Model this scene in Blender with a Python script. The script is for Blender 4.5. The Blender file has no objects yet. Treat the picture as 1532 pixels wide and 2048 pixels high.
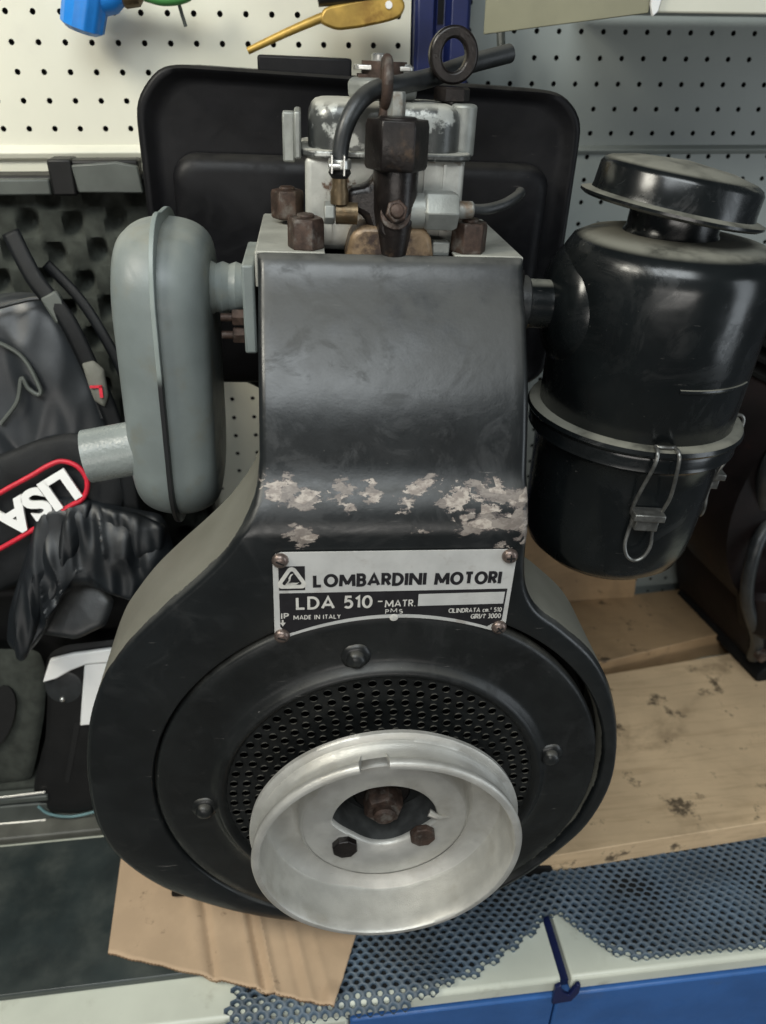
import bpy, bmesh, math, random
from mathutils import Vector, Matrix, noise
S = 0.01                      # everything below is written in centimetres
PI = math.pi
sc = bpy.context.scene
COL = sc.collection
random.seed(7)

# ------------------------------------------------------------------ camera
cam = bpy.data.cameras.new('camera'); co = bpy.data.objects.new('camera', cam); COL.objects.link(co)
co.location = (0, 0, 0.64)
co.rotation_euler = (math.radians(59.095), math.radians(-0.441), math.radians(-6.543))
cam.sensor_fit = 'VERTICAL'; cam.sensor_height = 36; cam.lens = 27
cam.clip_start = 0.02; cam.clip_end = 50
cam.dof.use_dof = True; cam.dof.focus_distance = 0.47; cam.dof.aperture_fstop = 8
sc.camera = co
sc.render.resolution_x = 766; sc.render.resolution_y = 1024
# ------------------------------------------------------------------ world and lamps
w = bpy.data.worlds.new('World'); sc.world = w; w.use_nodes = True
bg = w.node_tree.nodes['Background']
bg.inputs[0].default_value = (0.80, 0.90, 1.0, 1); bg.inputs[1].default_value = 0.05
def lamp(name, loc, target, sx, sy, power, color, spread=180):
    l = bpy.data.lights.new(name, 'AREA'); l.shape = 'RECTANGLE'; l.size = sx; l.size_y = sy
    l.energy = power; l.color = color; l.spread = math.radians(spread)
    o = bpy.data.objects.new(name, l); COL.objects.link(o)
    o.location = loc
    o.rotation_euler = (Vector(target) - Vector(loc)).to_track_quat('-Z', 'Y').to_euler()
lamp('ceiling_light', (-0.15, -0.62, 1.72), (0.05, 0.45, 0.35), 1.1, 0.75, 20.0, (0.92, 0.98, 1.0))
lamp('front_fill_light', (-0.25, -1.35, 0.45), (0.05, 0.35, 0.25), 1.3, 0.35, 7.0, (1.0, 0.96, 0.90))  # added soft fill from the front, not an actual doorway
lamp('workbench_light', (-0.75, 0.10, 1.25), (-0.30, 0.74, 0.60), 0.35, 0.35, 4.6, (1.0, 0.96, 0.84), 110)
lamp('window_light', (1.25, -0.25, 0.45), (0.2, 0.5, 0.30), 0.40, 1.1, 4.0, (0.86, 0.94, 1.0))
sc.view_settings.view_transform = 'Standard'; sc.view_settings.look = 'None'
sc.view_settings.exposure = 0; sc.view_settings.gamma = 1; sc.view_settings.use_curve_mapping = False

# ------------------------------------------------------------------ materials
def lin(c):
    return tuple(((x/255)/12.92 if x/255 <= .04045 else ((x/255+.055)/1.055)**2.4) for x in c)
class NT:
    def __init__(s, m): s.t = m.node_tree; s.n = s.t.nodes; s.l = s.t.links
    def new(s, ty, **k):
        x = s.n.new(ty)
        for a, b in k.items(): setattr(x, a, b)
        return x
    def put(s, sock, v):
        if hasattr(v, 'is_linked') or hasattr(v, 'links'): s.l.new(v, sock)
        elif isinstance(v, tuple) and len(v) == 3 and sock.type == 'RGBA': sock.default_value = (*v, 1)
        else: sock.default_value = v
    def math(s, op, a, b=0.0, clamp=False):
        x = s.new('ShaderNodeMath', operation=op); x.use_clamp = clamp
        s.put(x.inputs[0], a); s.put(x.inputs[1], b); return x.outputs[0]
    def noise(s, vec, scale, detail=4, rough=.55, dist=0):
        x = s.new('ShaderNodeTexNoise'); s.put(x.inputs['Vector'], vec)
        x.inputs['Scale'].default_value = scale; x.inputs['Detail'].default_value = detail
        x.inputs['Roughness'].default_value = rough; x.inputs['Distortion'].default_value = dist
        return x.outputs[0]
    def ramp(s, f, lo, hi):
        x = s.new('ShaderNodeMapRange', interpolation_type='SMOOTHSTEP'); s.put(x.inputs[0], f)
        x.inputs[1].default_value = lo; x.inputs[2].default_value = hi; return x.outputs[0]
    def mix(s, f, a, b):
        x = s.new('ShaderNodeMix', data_type='RGBA'); s.put(x.inputs[0], f); s.put(x.inputs[6], a); s.put(x.inputs[7], b)
        return x.outputs[2]
    def mixf(s, f, a, b):
        x = s.new('ShaderNodeMix', data_type='FLOAT'); s.put(x.inputs[0], f); s.put(x.inputs[2], a); s.put(x.inputs[3], b)
        return x.outputs[0]
def mat(name, col, rough=.5, metal=0.0, var=.15, vs=.4, col2=None, m2=(.55, .65), s2=.5, r2=None, met2=None,
        rvar=.1, bump=.0, bs=6, dust=0.0, dustc=(.20, .19, .16), stretch=(1, 1, 1), spec=.5, dlo=.45, dhi=.95, dent=0, scr=0, extra=None, sheen=0, coat=0):
    m = bpy.data.materials.new(name); m.use_nodes = True; t = NT(m); p = t.n['Principled BSDF']
    tc = t.new('ShaderNodeTexCoord'); mp = t.new('ShaderNodeMapping')
    mp.inputs['Scale'].default_value = tuple(100*k for k in stretch)
    t.l.new(tc.outputs['Object'], mp.inputs[0]); v = mp.outputs[0]
    n1 = t.noise(v, vs, 5)
    c = t.mix(t.ramp(n1, .3, .7), tuple(x*(1-var) for x in col), tuple(x*(1+var) for x in col))
    n3 = t.noise(v, vs*3.1, 6, .65)
    r = t.mixf(n3, rough-rvar, rough+rvar); me = metal
    if col2:
        k = t.ramp(t.noise(v, s2, 7, .62), *m2); c = t.mix(k, c, col2)
        if r2 is not None: r = t.mixf(k, r, r2)
        if met2 is not None: me = t.mixf(k, metal, met2)
    if scr:
        for ang, sc_ in ((.4, 1), (2.1, 2)):
            ms = t.new('ShaderNodeMapping'); ms.inputs['Rotation'].default_value = (ang, ang*.7, ang*1.3); ms.inputs['Scale'].default_value = (60, 900, 900)
            t.l.new(tc.outputs['Object'], ms.inputs[0])
            k = t.math('MULTIPLY', t.ramp(t.noise(ms.outputs[0], .45*sc_, 3, .5), .70, .76), t.ramp(t.noise(v, .5*sc_, 3), .52, .62))
            c = t.mix(t.math('MULTIPLY', k, scr), c, (.16, .15, .14))
        k = t.ramp(t.noise(v, 5.5, 3, .6), .70, .78); c = t.mix(t.math('MULTIPLY', k, scr*.7), c, (.13, .125, .11))
        r = t.mixf(t.ramp(t.noise(v, .28, 6, .7, 1.5), .48, .66), r, min(.8, rough+.16))
    if dust:
        g = t.new('ShaderNodeNewGeometry'); sp = t.new('ShaderNodeSeparateXYZ'); t.l.new(g.outputs['Normal'], sp.inputs[0])
        up = t.ramp(sp.outputs[2], dlo, dhi)
        k = t.math('MULTIPLY', t.math('MULTIPLY', up, t.ramp(t.noise(v, .35, 6, .6), .22, .56)), dust, True)
        c = t.mix(k, c, dustc); r = t.mixf(k, r, .9)
        if metal: me = t.mixf(k, me if not isinstance(me, float) else me, 0.0)
    if extra: c, r, me = extra(t, tc, c, r, me)
    t.put(p.inputs['Base Color'], c); t.put(p.inputs['Roughness'], r); t.put(p.inputs['Metallic'], me)
    p.inputs['Specular IOR Level'].default_value = spec
    if coat: p.inputs['Coat Weight'].default_value = coat; p.inputs['Coat Roughness'].default_value = .15
    if sheen: p.inputs['Sheen Weight'].default_value = sheen
    if bump:
        b = t.new('ShaderNodeBump'); b.inputs['Strength'].default_value = bump; b.inputs['Distance'].default_value = .0004
        t.l.new(t.noise(v, bs, 4, .6), b.inputs['Height'])
        if dent:
            b2 = t.new('ShaderNodeBump'); b2.inputs['Strength'].default_value = dent; b2.inputs['Distance'].default_value = .004
            t.l.new(t.noise(v, .22, 3, .5), b2.inputs['Height']); t.l.new(b.outputs[0], b2.inputs['Normal']); b = b2
        t.l.new(b.outputs[0], p.inputs['Normal'])
    return m

# paint chips on the shroud: ellipses (x, z, rx, rz) in engine centimetres
CH = [(-6.4,22.9,1.0,.75),(-5.1,22.5,.9,.5),(-2.9,22.75,.6,.5),(-2.7,22.1,.4,.35),(-1.3,22.7,.5,.4),(.5,22.3,.6,.3),(1.2,22.7,.5,.4),
      (1.8,23.1,.7,.35),(3.3,22.3,.7,.35),(3.7,22.7,.4,.3),(5.0,22.9,.9,.5),(6.2,22.5,.9,.4),(7.1,22.3,.8,.6),(7.3,21.2,.5,1.3),
      (-5.0,20.7,.95,.6),(4.0,21.4,.65,.75),(5.3,21.4,1.1,.75),(6.3,21.2,.8,.6),(4.6,20.9,.6,.4),(1.6,20.75,.45,.16),(6.2,19.95,.35,.3)]
def chips(t, tc, c, r, me):
    mp = t.new('ShaderNodeMapping'); mp.inputs['Scale'].default_value = (100,)*3
    t.l.new(tc.outputs['Object'], mp.inputs[0])
    nz = t.new('ShaderNodeTexNoise'); nz.inputs['Scale'].default_value = 1.3; nz.inputs['Detail'].default_value = 8; nz.inputs['Roughness'].default_value = .72
    st = t.new('ShaderNodeMapping'); st.inputs['Scale'].default_value = (.75, 1, 1.5); t.l.new(mp.outputs[0], st.inputs[0]); t.l.new(st.outputs[0], nz.inputs['Vector'])
    vm = t.new('ShaderNodeVectorMath', operation='MULTIPLY_ADD'); t.l.new(nz.outputs['Color'], vm.inputs[0])
    vm.inputs[1].default_value = (3.4, 0, 1.7); vm.inputs[2].default_value = (-1.7, 0, -.85)
    ad = t.new('ShaderNodeVectorMath', operation='ADD'); t.l.new(vm.outputs[0], ad.inputs[0]); t.l.new(mp.outputs[0], ad.inputs[1])
    sp = t.new('ShaderNodeSeparateXYZ'); t.l.new(ad.outputs[0], sp.inputs[0])
    acc = None
    for x, z, rx, rz in CH:
        a = t.math('MULTIPLY', t.math('SUBTRACT', sp.outputs[0], x), 1/rx); b = t.math('MULTIPLY', t.math('SUBTRACT', sp.outputs[2], z), 1/rz)
        d = t.math('ADD', t.math('MULTIPLY', a, a), t.math('MULTIPLY', b, b))
        acc = d if acc is None else t.math('MINIMUM', acc, d)
    vo = t.new('ShaderNodeTexVoronoi'); vo.inputs['Scale'].default_value = 1.5; t.l.new(st.outputs[0], vo.inputs['Vector']); vo.inputs['Randomness'].default_value = 1
    sv = t.new('ShaderNodeSeparateColor'); t.l.new(vo.outputs['Color'], sv.inputs[0])
    f0 = t.math('ADD', t.math('SUBTRACT', 1.0, acc), t.math('MULTIPLY', t.math('SUBTRACT', sv.outputs[0], .55), 1.3))
    k = t.ramp(f0, -.05, .03)
    k2 = t.ramp(f0, .1, .22)
    cc = t.mix(t.ramp(t.noise(st.outputs[0], 2.2, 6, .7), .40, .60), (.40, .35, .30), (.20, .165, .14))
    cc = t.mix(t.math('MULTIPLY', t.ramp(sv.outputs[1], .55, .6), .6), cc, (.10, .085, .075))
    cc = t.mix(k2, (.075, .06, .055), cc)
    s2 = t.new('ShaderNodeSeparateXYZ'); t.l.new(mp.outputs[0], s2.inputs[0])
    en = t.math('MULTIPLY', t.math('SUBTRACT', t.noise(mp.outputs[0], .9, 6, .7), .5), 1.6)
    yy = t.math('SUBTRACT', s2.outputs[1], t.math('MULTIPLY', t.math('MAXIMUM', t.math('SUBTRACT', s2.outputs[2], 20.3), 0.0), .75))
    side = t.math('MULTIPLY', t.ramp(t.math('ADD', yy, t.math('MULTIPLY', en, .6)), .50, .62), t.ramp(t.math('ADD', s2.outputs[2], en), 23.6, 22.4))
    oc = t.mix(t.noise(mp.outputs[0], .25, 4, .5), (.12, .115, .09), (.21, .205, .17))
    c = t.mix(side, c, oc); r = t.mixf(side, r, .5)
    return t.mix(k, c, cc), t.mixf(k, r, .5), me
M = {}
M['shroud'] = mat('black_shroud_paint', (.009, .0105, .011), .30, var=.25, vs=.25, rvar=.07, bump=.12, bs=5, dust=.7, dustc=(.11, .11, .10), dlo=.45, dhi=.90, dent=.16, scr=.6, extra=chips, spec=.6)
M['black'] = mat('black_enamel', (.011, .012, .012), .34, var=.25, vs=.3, rvar=.08, bump=.1, bs=5, dust=.3)
M['disc'] = mat('satin_black_paint', (.008, .009, .009), .38, var=.25, vs=.4, rvar=.06, bump=.2, bs=7, dust=.35, dent=.25, scr=.6)
M['tank'] = mat('black_tank_paint', (.005, .005, .006), .46, var=.2, rvar=.08, bump=.1, dust=.1, spec=.22, dent=.3, scr=.3)
M['gloss'] = mat('glossy_black_paint', (.006, .0075, .008), .22, var=.25, vs=.2, rvar=.07, bump=.06, bs=2, dust=.9, dustc=(.22, .215, .175), dlo=.80, dhi=.97, spec=.6, dent=.22, scr=.5)
M['alu'] = mat('cast_aluminium', (.54, .53, .49), .38, metal=.5, var=.10, vs=.6, scr=.35, dent=.15, col2=(.44, .42, .37), m2=(.5, .75), s2=.35, rvar=.1, bump=.5, bs=14)
M['alu2'] = mat('dull_aluminium', (.27, .28, .26), .45, metal=.4, var=.15, vs=.7, col2=(.15, .10, .06), m2=(.58, .75), s2=.5, rvar=.1, bump=.4, bs=8)
M['head'] = mat('stained_aluminium', (.46, .46, .42), .5, metal=.3, var=.15, vs=.8, col2=(.10, .05, .025), m2=(.57, .66), s2=.55, bump=.4, bs=6)
M['cover'] = mat('worn_rocker_paint', (.06, .063, .06), .3, metal=.2, var=.2, vs=.8, col2=(.42, .43, .40), m2=(.52, .58), s2=.45, rvar=.08, bump=.3, bs=4, dust=.9, dustc=(.45, .44, .38))
M['greypaint'] = mat('grey_green_paint', (.165, .19, .185), .40, dent=.2, scr=.25, var=.10, vs=.25, col2=(.16, .165, .14), m2=(.5, .72), s2=.3, rvar=.08, bump=.22, bs=7, dust=.35, dustc=(.36, .36, .30), spec=.5)
def seamdark(t, tc, c, r, me):
    sp = t.new('ShaderNodeSeparateXYZ'); t.l.new(tc.outputs['Object'], sp.inputs[0])
    k = t.ramp(sp.outputs[2], .118, .108)  # front of the seam turns black on its lower part
    f = t.ramp(sp.outputs[1], .02, .01)
    return t.mix(t.math('MULTIPLY', k, f), c, (.012, .013, .014)), r, me
M['seam'] = mat('grey_green_seam_black_below', (.235, .27, .255), .42, var=.10, vs=.25, extra=seamdark)
M['plate'] = mat('grey_sheet', (.33, .33, .29), .5, metal=.1, var=.15, vs=.5, col2=(.12, .09, .06), m2=(.6, .75), s2=.4, bump=.2)
M['oily'] = mat('oily_steel', (.014, .011, .010), .30, metal=.3, var=.4, vs=.9, scr=.5, col2=(.07, .045, .028), m2=(.58, .75), s2=.6, rvar=.1, bump=.4, bs=5)
M['stain'] = mat('oil_stained_casting', (.22, .15, .085), .42, metal=.2, var=.3, vs=.8, col2=(.03, .017, .012), m2=(.38, .56), s2=.5, bump=.5, bs=6)
M['rust'] = mat('rusty_steel', (.055, .034, .025), .55, metal=.35, var=.45, vs=1.6, scr=.4, col2=(.13, .115, .10), m2=(.5, .7), s2=1.2, bump=.6, bs=8)
M['steel'] = mat('bright_steel', (.55, .55, .52), .3, metal=.8, var=.12, vs=1, rvar=.1, bump=.2)
M['brass'] = mat('dull_brass', (.13, .095, .055), .4, metal=.7, var=.3, vs=1.5, col2=(.12, .07, .03), m2=(.55, .7), s2=1.2, bump=.4)
M['rubber'] = mat('black_rubber', (.02, .022, .023), .38, var=.3, vs=.8, bump=.3, bs=6, dust=.25)
M['dark'] = mat('dark_iron', (.006, .006, .006), .7, var=.3, bump=.4, spec=.2)
M['void'] = mat('black_inside', (.003, .003, .003), .9, var=.1)
M['tag'] = mat('nameplate_aluminium', (.56, .555, .53), .40, metal=.2, var=.08, vs=.5, col2=(.34, .30, .26), m2=(.55, .8), s2=.6, rvar=.06, bump=.1, bs=10)
M['ink'] = mat('black_ink', (.012, .011, .013), .45, var=.2, vs=2)
M['tagtext'] = mat('bare_metal_lettering', (.60, .58, .53), .45, metal=.1, var=.1, vs=2)
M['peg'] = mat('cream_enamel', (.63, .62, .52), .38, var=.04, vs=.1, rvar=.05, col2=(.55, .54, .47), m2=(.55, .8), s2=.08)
M['peg2'] = mat('shaded_peg_enamel', (.25, .275, .26), .4, var=.05, vs=.1, rvar=.05, col2=(.21, .235, .225), m2=(.5, .8), s2=.1)  # darker copy of the peg enamel, with shade put into its colour
M['shelf'] = mat('cream_shelf_paint', (.62, .64, .54), .35, scr=.3, var=.06, vs=.15, col2=(.36, .35, .27), m2=(.58, .8), s2=.25, rvar=.08, bump=.05)
M['blue'] = mat('blue_beam_paint', (.035, .12, .34), .38, scr=.3, var=.12, vs=.2, col2=(.05, .12, .30), m2=(.6, .75), s2=.3, rvar=.08, bump=.08)
M['bluedark'] = mat('dark_blue_paint', (.008, .014, .07), .38, var=.15)
M['mesh'] = mat('blue_grey_mesh_plastic', (.085, .125, .17), .5, var=.22, vs=.22, rvar=.08, bump=.2, bs=5, dust=.25)
M['slab'] = mat('dusty_dark_glass', (.022, .030, .030), .30, var=.35, vs=.10, col2=(.075, .085, .075), m2=(.42, .75), s2=.11, r2=.6, rvar=.08, bump=.08, bs=3)
M['slabedge'] = M['slab']
def creases(t, tc, c, r, me):
    mp = t.new('ShaderNodeMapping'); mp.inputs['Scale'].default_value = (100,)*3; t.l.new(tc.outputs['Object'], mp.inputs[0])
    n = t.noise(mp.outputs[0], .55, 6, .7)
    return t.mix(t.math('MULTIPLY', t.ramp(n, .62, .74), .7), c, (.12, .08, .05)), r, me
M['card'] = mat('corrugated_cardboard', (.52, .375, .245), .85, var=.08, vs=.25, rvar=.05, bump=.25, bs=10, extra=creases, spec=.2)
def woodf(t, tc, c, r, me):
    mp = t.new('ShaderNodeMapping'); mp.inputs['Scale'].default_value = (9, 100, 100); t.l.new(tc.outputs['Object'], mp.inputs[0])
    g = t.noise(mp.outputs[0], 1.3, 7, .65, .6)
    c = t.mix(t.math('MULTIPLY', t.ramp(g, .45, .7), .28), c, (.27, .17, .08))
    mp2 = t.new('ShaderNodeMapping'); mp2.inputs['Scale'].default_value = (100,)*3; t.l.new(tc.outputs['Object'], mp2.inputs[0])
    s = t.ramp(t.noise(mp2.outputs[0], .30, 8, .72), .57, .66)
    b = t.ramp(t.noise(mp2.outputs[0], .09, 5, .6, .8), .50, .68)
    c = t.mix(t.math('MULTIPLY', b, .55), c, (.20, .135, .075))
    f = t.ramp(t.noise(mp2.outputs[0], 1.4, 6, .75), .60, .68); c = t.mix(t.math('MULTIPLY', t.math('MULTIPLY', f, b), .7), c, (.05, .04, .03))
    return t.mix(t.math('MULTIPLY', s, .85), c, (.045, .035, .025)), t.mixf(s, r, .35), me
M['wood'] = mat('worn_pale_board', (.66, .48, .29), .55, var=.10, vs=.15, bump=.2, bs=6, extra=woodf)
M['shadedwood'] = mat('shaded_brown_board', (.36, .24, .13), .6, var=.15, vs=.15, bump=.2, bs=6, extra=woodf)  # board wood darkened for the shade at the back, put into the colour
M['foam'] = mat('dark_foam', (.042, .046, .040), .95, var=.2, vs=1, bump=.6, bs=12, spec=.1)
M['case'] = mat('black_case_plastic', (.007, .007, .007), .5, var=.2, bump=.25, bs=8, dust=.1, spec=.3)
M['greycase'] = mat('grey_latch_plastic', (.07, .078, .07), .5, var=.15, bump=.2, bs=8)
M['jacket'] = mat('grey_coated_fabric', (.016, .019, .022), .38, var=.25, vs=.2, rvar=.06, bump=.15, bs=4)
M['fabric'] = mat('black_fabric', (.006, .007, .008), .48, var=.35, vs=.3, bump=.8, bs=14, spec=.22)
M['glove'] = mat('shiny_black_glove_fabric', (.008, .010, .012), .42, var=.3, vs=.3, bump=.3, bs=16, spec=.45)
M['red'] = mat('red_piping', (.55, .01, .03), .5, var=.12, vs=2, bump=.4, bs=12)
M['white'] = mat('white_plastic', (.78, .78, .76), .4, var=.03)
M['blueplastic'] = mat('bright_blue_plastic', (.015, .20, .62), .35, var=.08)
M['yellow'] = mat('worn_yellow_brass', (.42, .27, .06), .42, metal=.45, var=.25, vs=.5, col2=(.25, .14, .03), m2=(.5, .7), s2=.4)
M['green'] = mat('green_plastic', (.05, .20, .05), .5)
M['reddark'] = mat('dark_red_engine_paint', (.008, .005, .005), .5, var=.5, vs=.2, col2=(.03, .010, .008), m2=(.6, .75), s2=.3, bump=.4, spec=.25)

# ------------------------------------------------------------------ mesh helpers
def obj(name, bm, m, parent=None, bevel=0, angle=35, segs=2, solid=0, subsurf=0, label=None, smooth=True):
    bmesh.ops.recalc_face_normals(bm, faces=bm.faces)
    bm.transform(Matrix.Scale(S, 4))
    me = bpy.data.meshes.new(name); bm.to_mesh(me); bm.free()
    if smooth:
        me.polygons.foreach_set('use_smooth', [True]*len(me.polygons)); me.set_sharp_from_angle(angle=math.radians(angle))
    me.materials.append(m if not isinstance(m, str) else M[m])
    o = bpy.data.objects.new(name, me); COL.objects.link(o)
    if parent is not None: o.parent = parent
    if solid:
        k = o.modifiers.new('solid', 'SOLIDIFY'); k.thickness = solid*S; k.offset = -1
    if bevel:
        k = o.modifiers.new('bevel', 'BEVEL'); k.width = bevel*S; k.segments = segs; k.limit_method = 'ANGLE'; k.angle_limit = math.radians(32); k.use_clamp_overlap = True
    if subsurf:
        k = o.modifiers.new('sub', 'SUBSURF'); k.levels = subsurf; k.render_levels = subsurf
    if label: o['label'] = label
    return o
def tag(o, label, cat, group=None, kind=None):
    o['label'] = label; o['category'] = cat
    if group: o['group'] = group
    if kind: o['kind'] = kind
    return o
def thing(name, label, cat, loc=(0, 0, 0), rot=(0, 0, 0), group=None):
    o = bpy.data.objects.new(name, None); o.empty_display_size = .02; COL.objects.link(o)
    o.location = tuple(S*k for k in loc); o.rotation_euler = tuple(math.radians(a) for a in rot)
    return tag(o, label, cat, group)
def B(): return bmesh.new()
def box(bm, x0, x1, y0, y1, z0, z1, mtx=None):
    v = [bm.verts.new((x, y, z)) for x in (x0, x1) for y in (y0, y1) for z in (z0, z1)]
    for f in ((0,1,3,2),(4,6,7,5),(0,4,5,1),(2,3,7,6),(0,2,6,4),(1,5,7,3)): bm.faces.new([v[i] for i in f])
    if mtx: bmesh.ops.transform(bm, matrix=mtx, verts=v)
    return bm
def frame(axis, up=Vector((0, 0, 1))):
    a = Vector(axis).normalized(); u = a.orthogonal().normalized() if abs(a.dot(up)) > .99 else up.cross(a).normalized()
    return u, a.cross(u), a
def lathe(bm, prof, c=(0, 0, 0), axis=(0, 0, 1), seg=64, caps=True, rad=None, phase=0):
    u, v, a = frame(axis); c = Vector(c); rows = []
    for i, (r, h) in enumerate(prof):
        rows.append([bm.verts.new(c+a*h+(u*math.cos(t)+v*math.sin(t))*(rad(i, t, r) if rad else r))
                     for t in (2*PI*k/seg+phase for k in range(seg))])
    for A, Bn in zip(rows, rows[1:]):
        for k in range(seg): bm.faces.new((A[k], A[(k+1) % seg], Bn[(k+1) % seg], Bn[k]))
    if caps:
        bm.faces.new(rows[0]); bm.faces.new(rows[-1])
    return rows
def hexa(bm, c, r, h, axis=(0, 0, 1), phase=0.3, cham=.12, n=6):
    lathe(bm, [(r*(1-cham*1.3), 0), (r, h*.08), (r, h*.86), (r*(1-cham), h)], c, axis, n, phase=phase)
def tube(bm, pts, r, seg=12, closed=False, sub=6, caps=True, rfun=None):
    P = [Vector(p) for p in pts]; n = len(P); Q = []
    rng = n if closed else n-1
    for i in range(rng):
        a = P[(i-1) % n] if (closed or i > 0) else P[0]*2-P[1]; b = P[i]; c = P[(i+1) % n]
        d = P[(i+2) % n] if (closed or i+2 < n) else P[-1]*2-P[-2]
        for k in range(sub):
            t = k/sub
            Q.append(.5*((2*b)+(c-a)*t+(2*a-5*b+4*c-d)*t*t+(3*b-a-3*c+d)*t**3))
    if not closed: Q.append(P[-1])
    N = len(Q); rows = []; prev = None
    for i, q in enumerate(Q):
        T = (Q[(i+1) % N]-Q[i-1]) if closed else (Q[min(i+1, N-1)]-Q[max(i-1, 0)])
        T.normalize()
        if prev is None: u = T.orthogonal().normalized()
        else: u = (prev-T*prev.dot(T)).normalized()
        prev = u; v = T.cross(u); rr = rfun(i/(N-1)) if rfun else r
        rows.append([bm.verts.new(q+(u*math.cos(2*PI*k/seg)+v*math.sin(2*PI*k/seg))*rr) for k in range(seg)])
    pr = list(zip(rows, rows[1:])) + ([(rows[-1], rows[0])] if closed else [])
    for A, Bn in pr:
        for k in range(seg): bm.faces.new((A[k], A[(k+1) % seg], Bn[(k+1) % seg], Bn[k]))
    if caps and not closed: bm.faces.new(rows[0]); bm.faces.new(rows[-1])
    return bm
def prism(bm, poly, lo, hi, fn):
    a = [bm.verts.new(fn(x, y, lo)) for x, y in poly]; b = [bm.verts.new(fn(x, y, hi)) for x, y in poly]
    n = len(poly)
    bm.faces.new(a); bm.faces.new(b)
    for i in range(n): bm.faces.new((a[i], a[(i+1) % n], b[(i+1) % n], b[i]))
    return bm
XZ = lambda a, b, h: (a, h, b)
XY = lambda a, b, h: (a, b, h)
YZ = lambda a, b, h: (h, a, b)
def rrect(x0, x1, y0, y1, r, n=8):
    out = []
    for cx, cy, a0 in ((x1-r, y1-r, 0), (x0+r, y1-r, 90), (x0+r, y0+r, 180), (x1-r, y0+r, 270)):
        for k in range(n+1):
            t = math.radians(a0+90*k/n); out.append((cx+r*math.cos(t), cy+r*math.sin(t)))
    return out
def smoothpoly(pts, n=160, closed=True, it=6):
    # dense resample with rounding of the corners
    P = [Vector((a, b)) for a, b in pts]; Q = []
    m = len(P); L = [(P[(i+1) % m]-P[i]).length for i in range(m)]; T = sum(L)
    for k in range(n):
        d = T*k/n; i = 0
        while d > L[i]: d -= L[i]; i += 1
        Q.append(P[i].lerp(P[(i+1) % m], d/L[i]))
    for _ in range(it): Q = [(Q[i-1]+Q[i]*2+Q[(i+1) % n])/4 for i in range(n)]
    return [(q.x, q.y) for q in Q]
def plane_m(p0, tilt, yaw=0):
    t = math.radians(tilt); q = math.radians(yaw)
    u = Vector((math.cos(q), math.sin(q), 0)); v = Vector((-math.sin(q)*math.sin(t), math.cos(q)*math.sin(t), math.cos(t))); n = u.cross(v)
    m = Matrix((u, v, n)).transposed().to_4x4(); m.translation = Vector(p0); return m     # local z = towards the camera
def pad(poly, p0, tilt, thick, yaw=0, seed=0, fold=.6, fscale=.35, n=120, rings=18, fdir=(1, .3), round_it=5, power=2.2):
    bm = B(); m = plane_m(p0, tilt, yaw); P = smoothpoly(poly, n, it=round_it)
    cx = sum(p[0] for p in P)/n; cy = sum(p[1] for p in P)/n; rows = []
    for s in range(rings, 0, -1):
        k = s/rings; row = []
        for x, y in P:
            X = cx+(x-cx)*k; Y = cy+(y-cy)*k
            h = thick*max(0, 1-k**power)**.5
            q = Vector((X*fscale*fdir[0]+seed*7.1, Y*fscale*fdir[1], seed*3.3))
            h += fold*(1-k**6)*(abs(noise.noise(q*1.2))*-1.6+.4+.5*noise.noise(q*2.7))
            row.append(bm.verts.new(m @ Vector((X, Y, h))))
        rows.append(row)
    c = bm.verts.new(m @ Vector((cx, cy, thick)))
    back = [bm.verts.new(m @ Vector((cx+(x-cx)*.97, cy+(y-cy)*.97, -thick*.5))) for x, y in P]
    for A, Bn in zip([back]+rows, rows):
        for i in range(n): bm.faces.new((A[i], A[(i+1) % n], Bn[(i+1) % n], Bn[i]))
    for i in range(n): bm.faces.new((rows[-1][i], rows[-1][(i+1) % n], c))
    bm.faces.new(back)
    return bm
def text(name, s, m, parent, mtx, width=None, height=1.0, extrude=.01, offset=0.0, spacing=1.0):
    c = bpy.data.curves.new(name, 'FONT'); c.body = s; c.extrude = extrude; c.offset = offset; c.space_character = spacing; c.size = 1
    c.resolution_u = 6
    t = bpy.data.objects.new(name+'_tmp', c); COL.objects.link(t)
    bpy.context.view_layer.update()
    me = bpy.data.meshes.new_from_object(t.evaluated_get(bpy.context.evaluated_depsgraph_get()))
    bpy.data.objects.remove(t)
    xs = [v.co.x for v in me.vertices]; ys = [v.co.y for v in me.vertices]
    x0, x1, y0, y1 = min(xs), max(xs), min(ys), max(ys)
    sy = height/(y1-y0); sx = (width/(x1-x0)) if width else sy
    for v in me.vertices:
        v.co = (mtx @ Vector(((v.co.x-x0)*sx, (v.co.y-y0)*sy, v.co.z)))*S
    me.materials.append(M[m]); me.name = name
    o = bpy.data.objects.new(name, me); COL.objects.link(o); o.parent = parent
    return o
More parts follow.
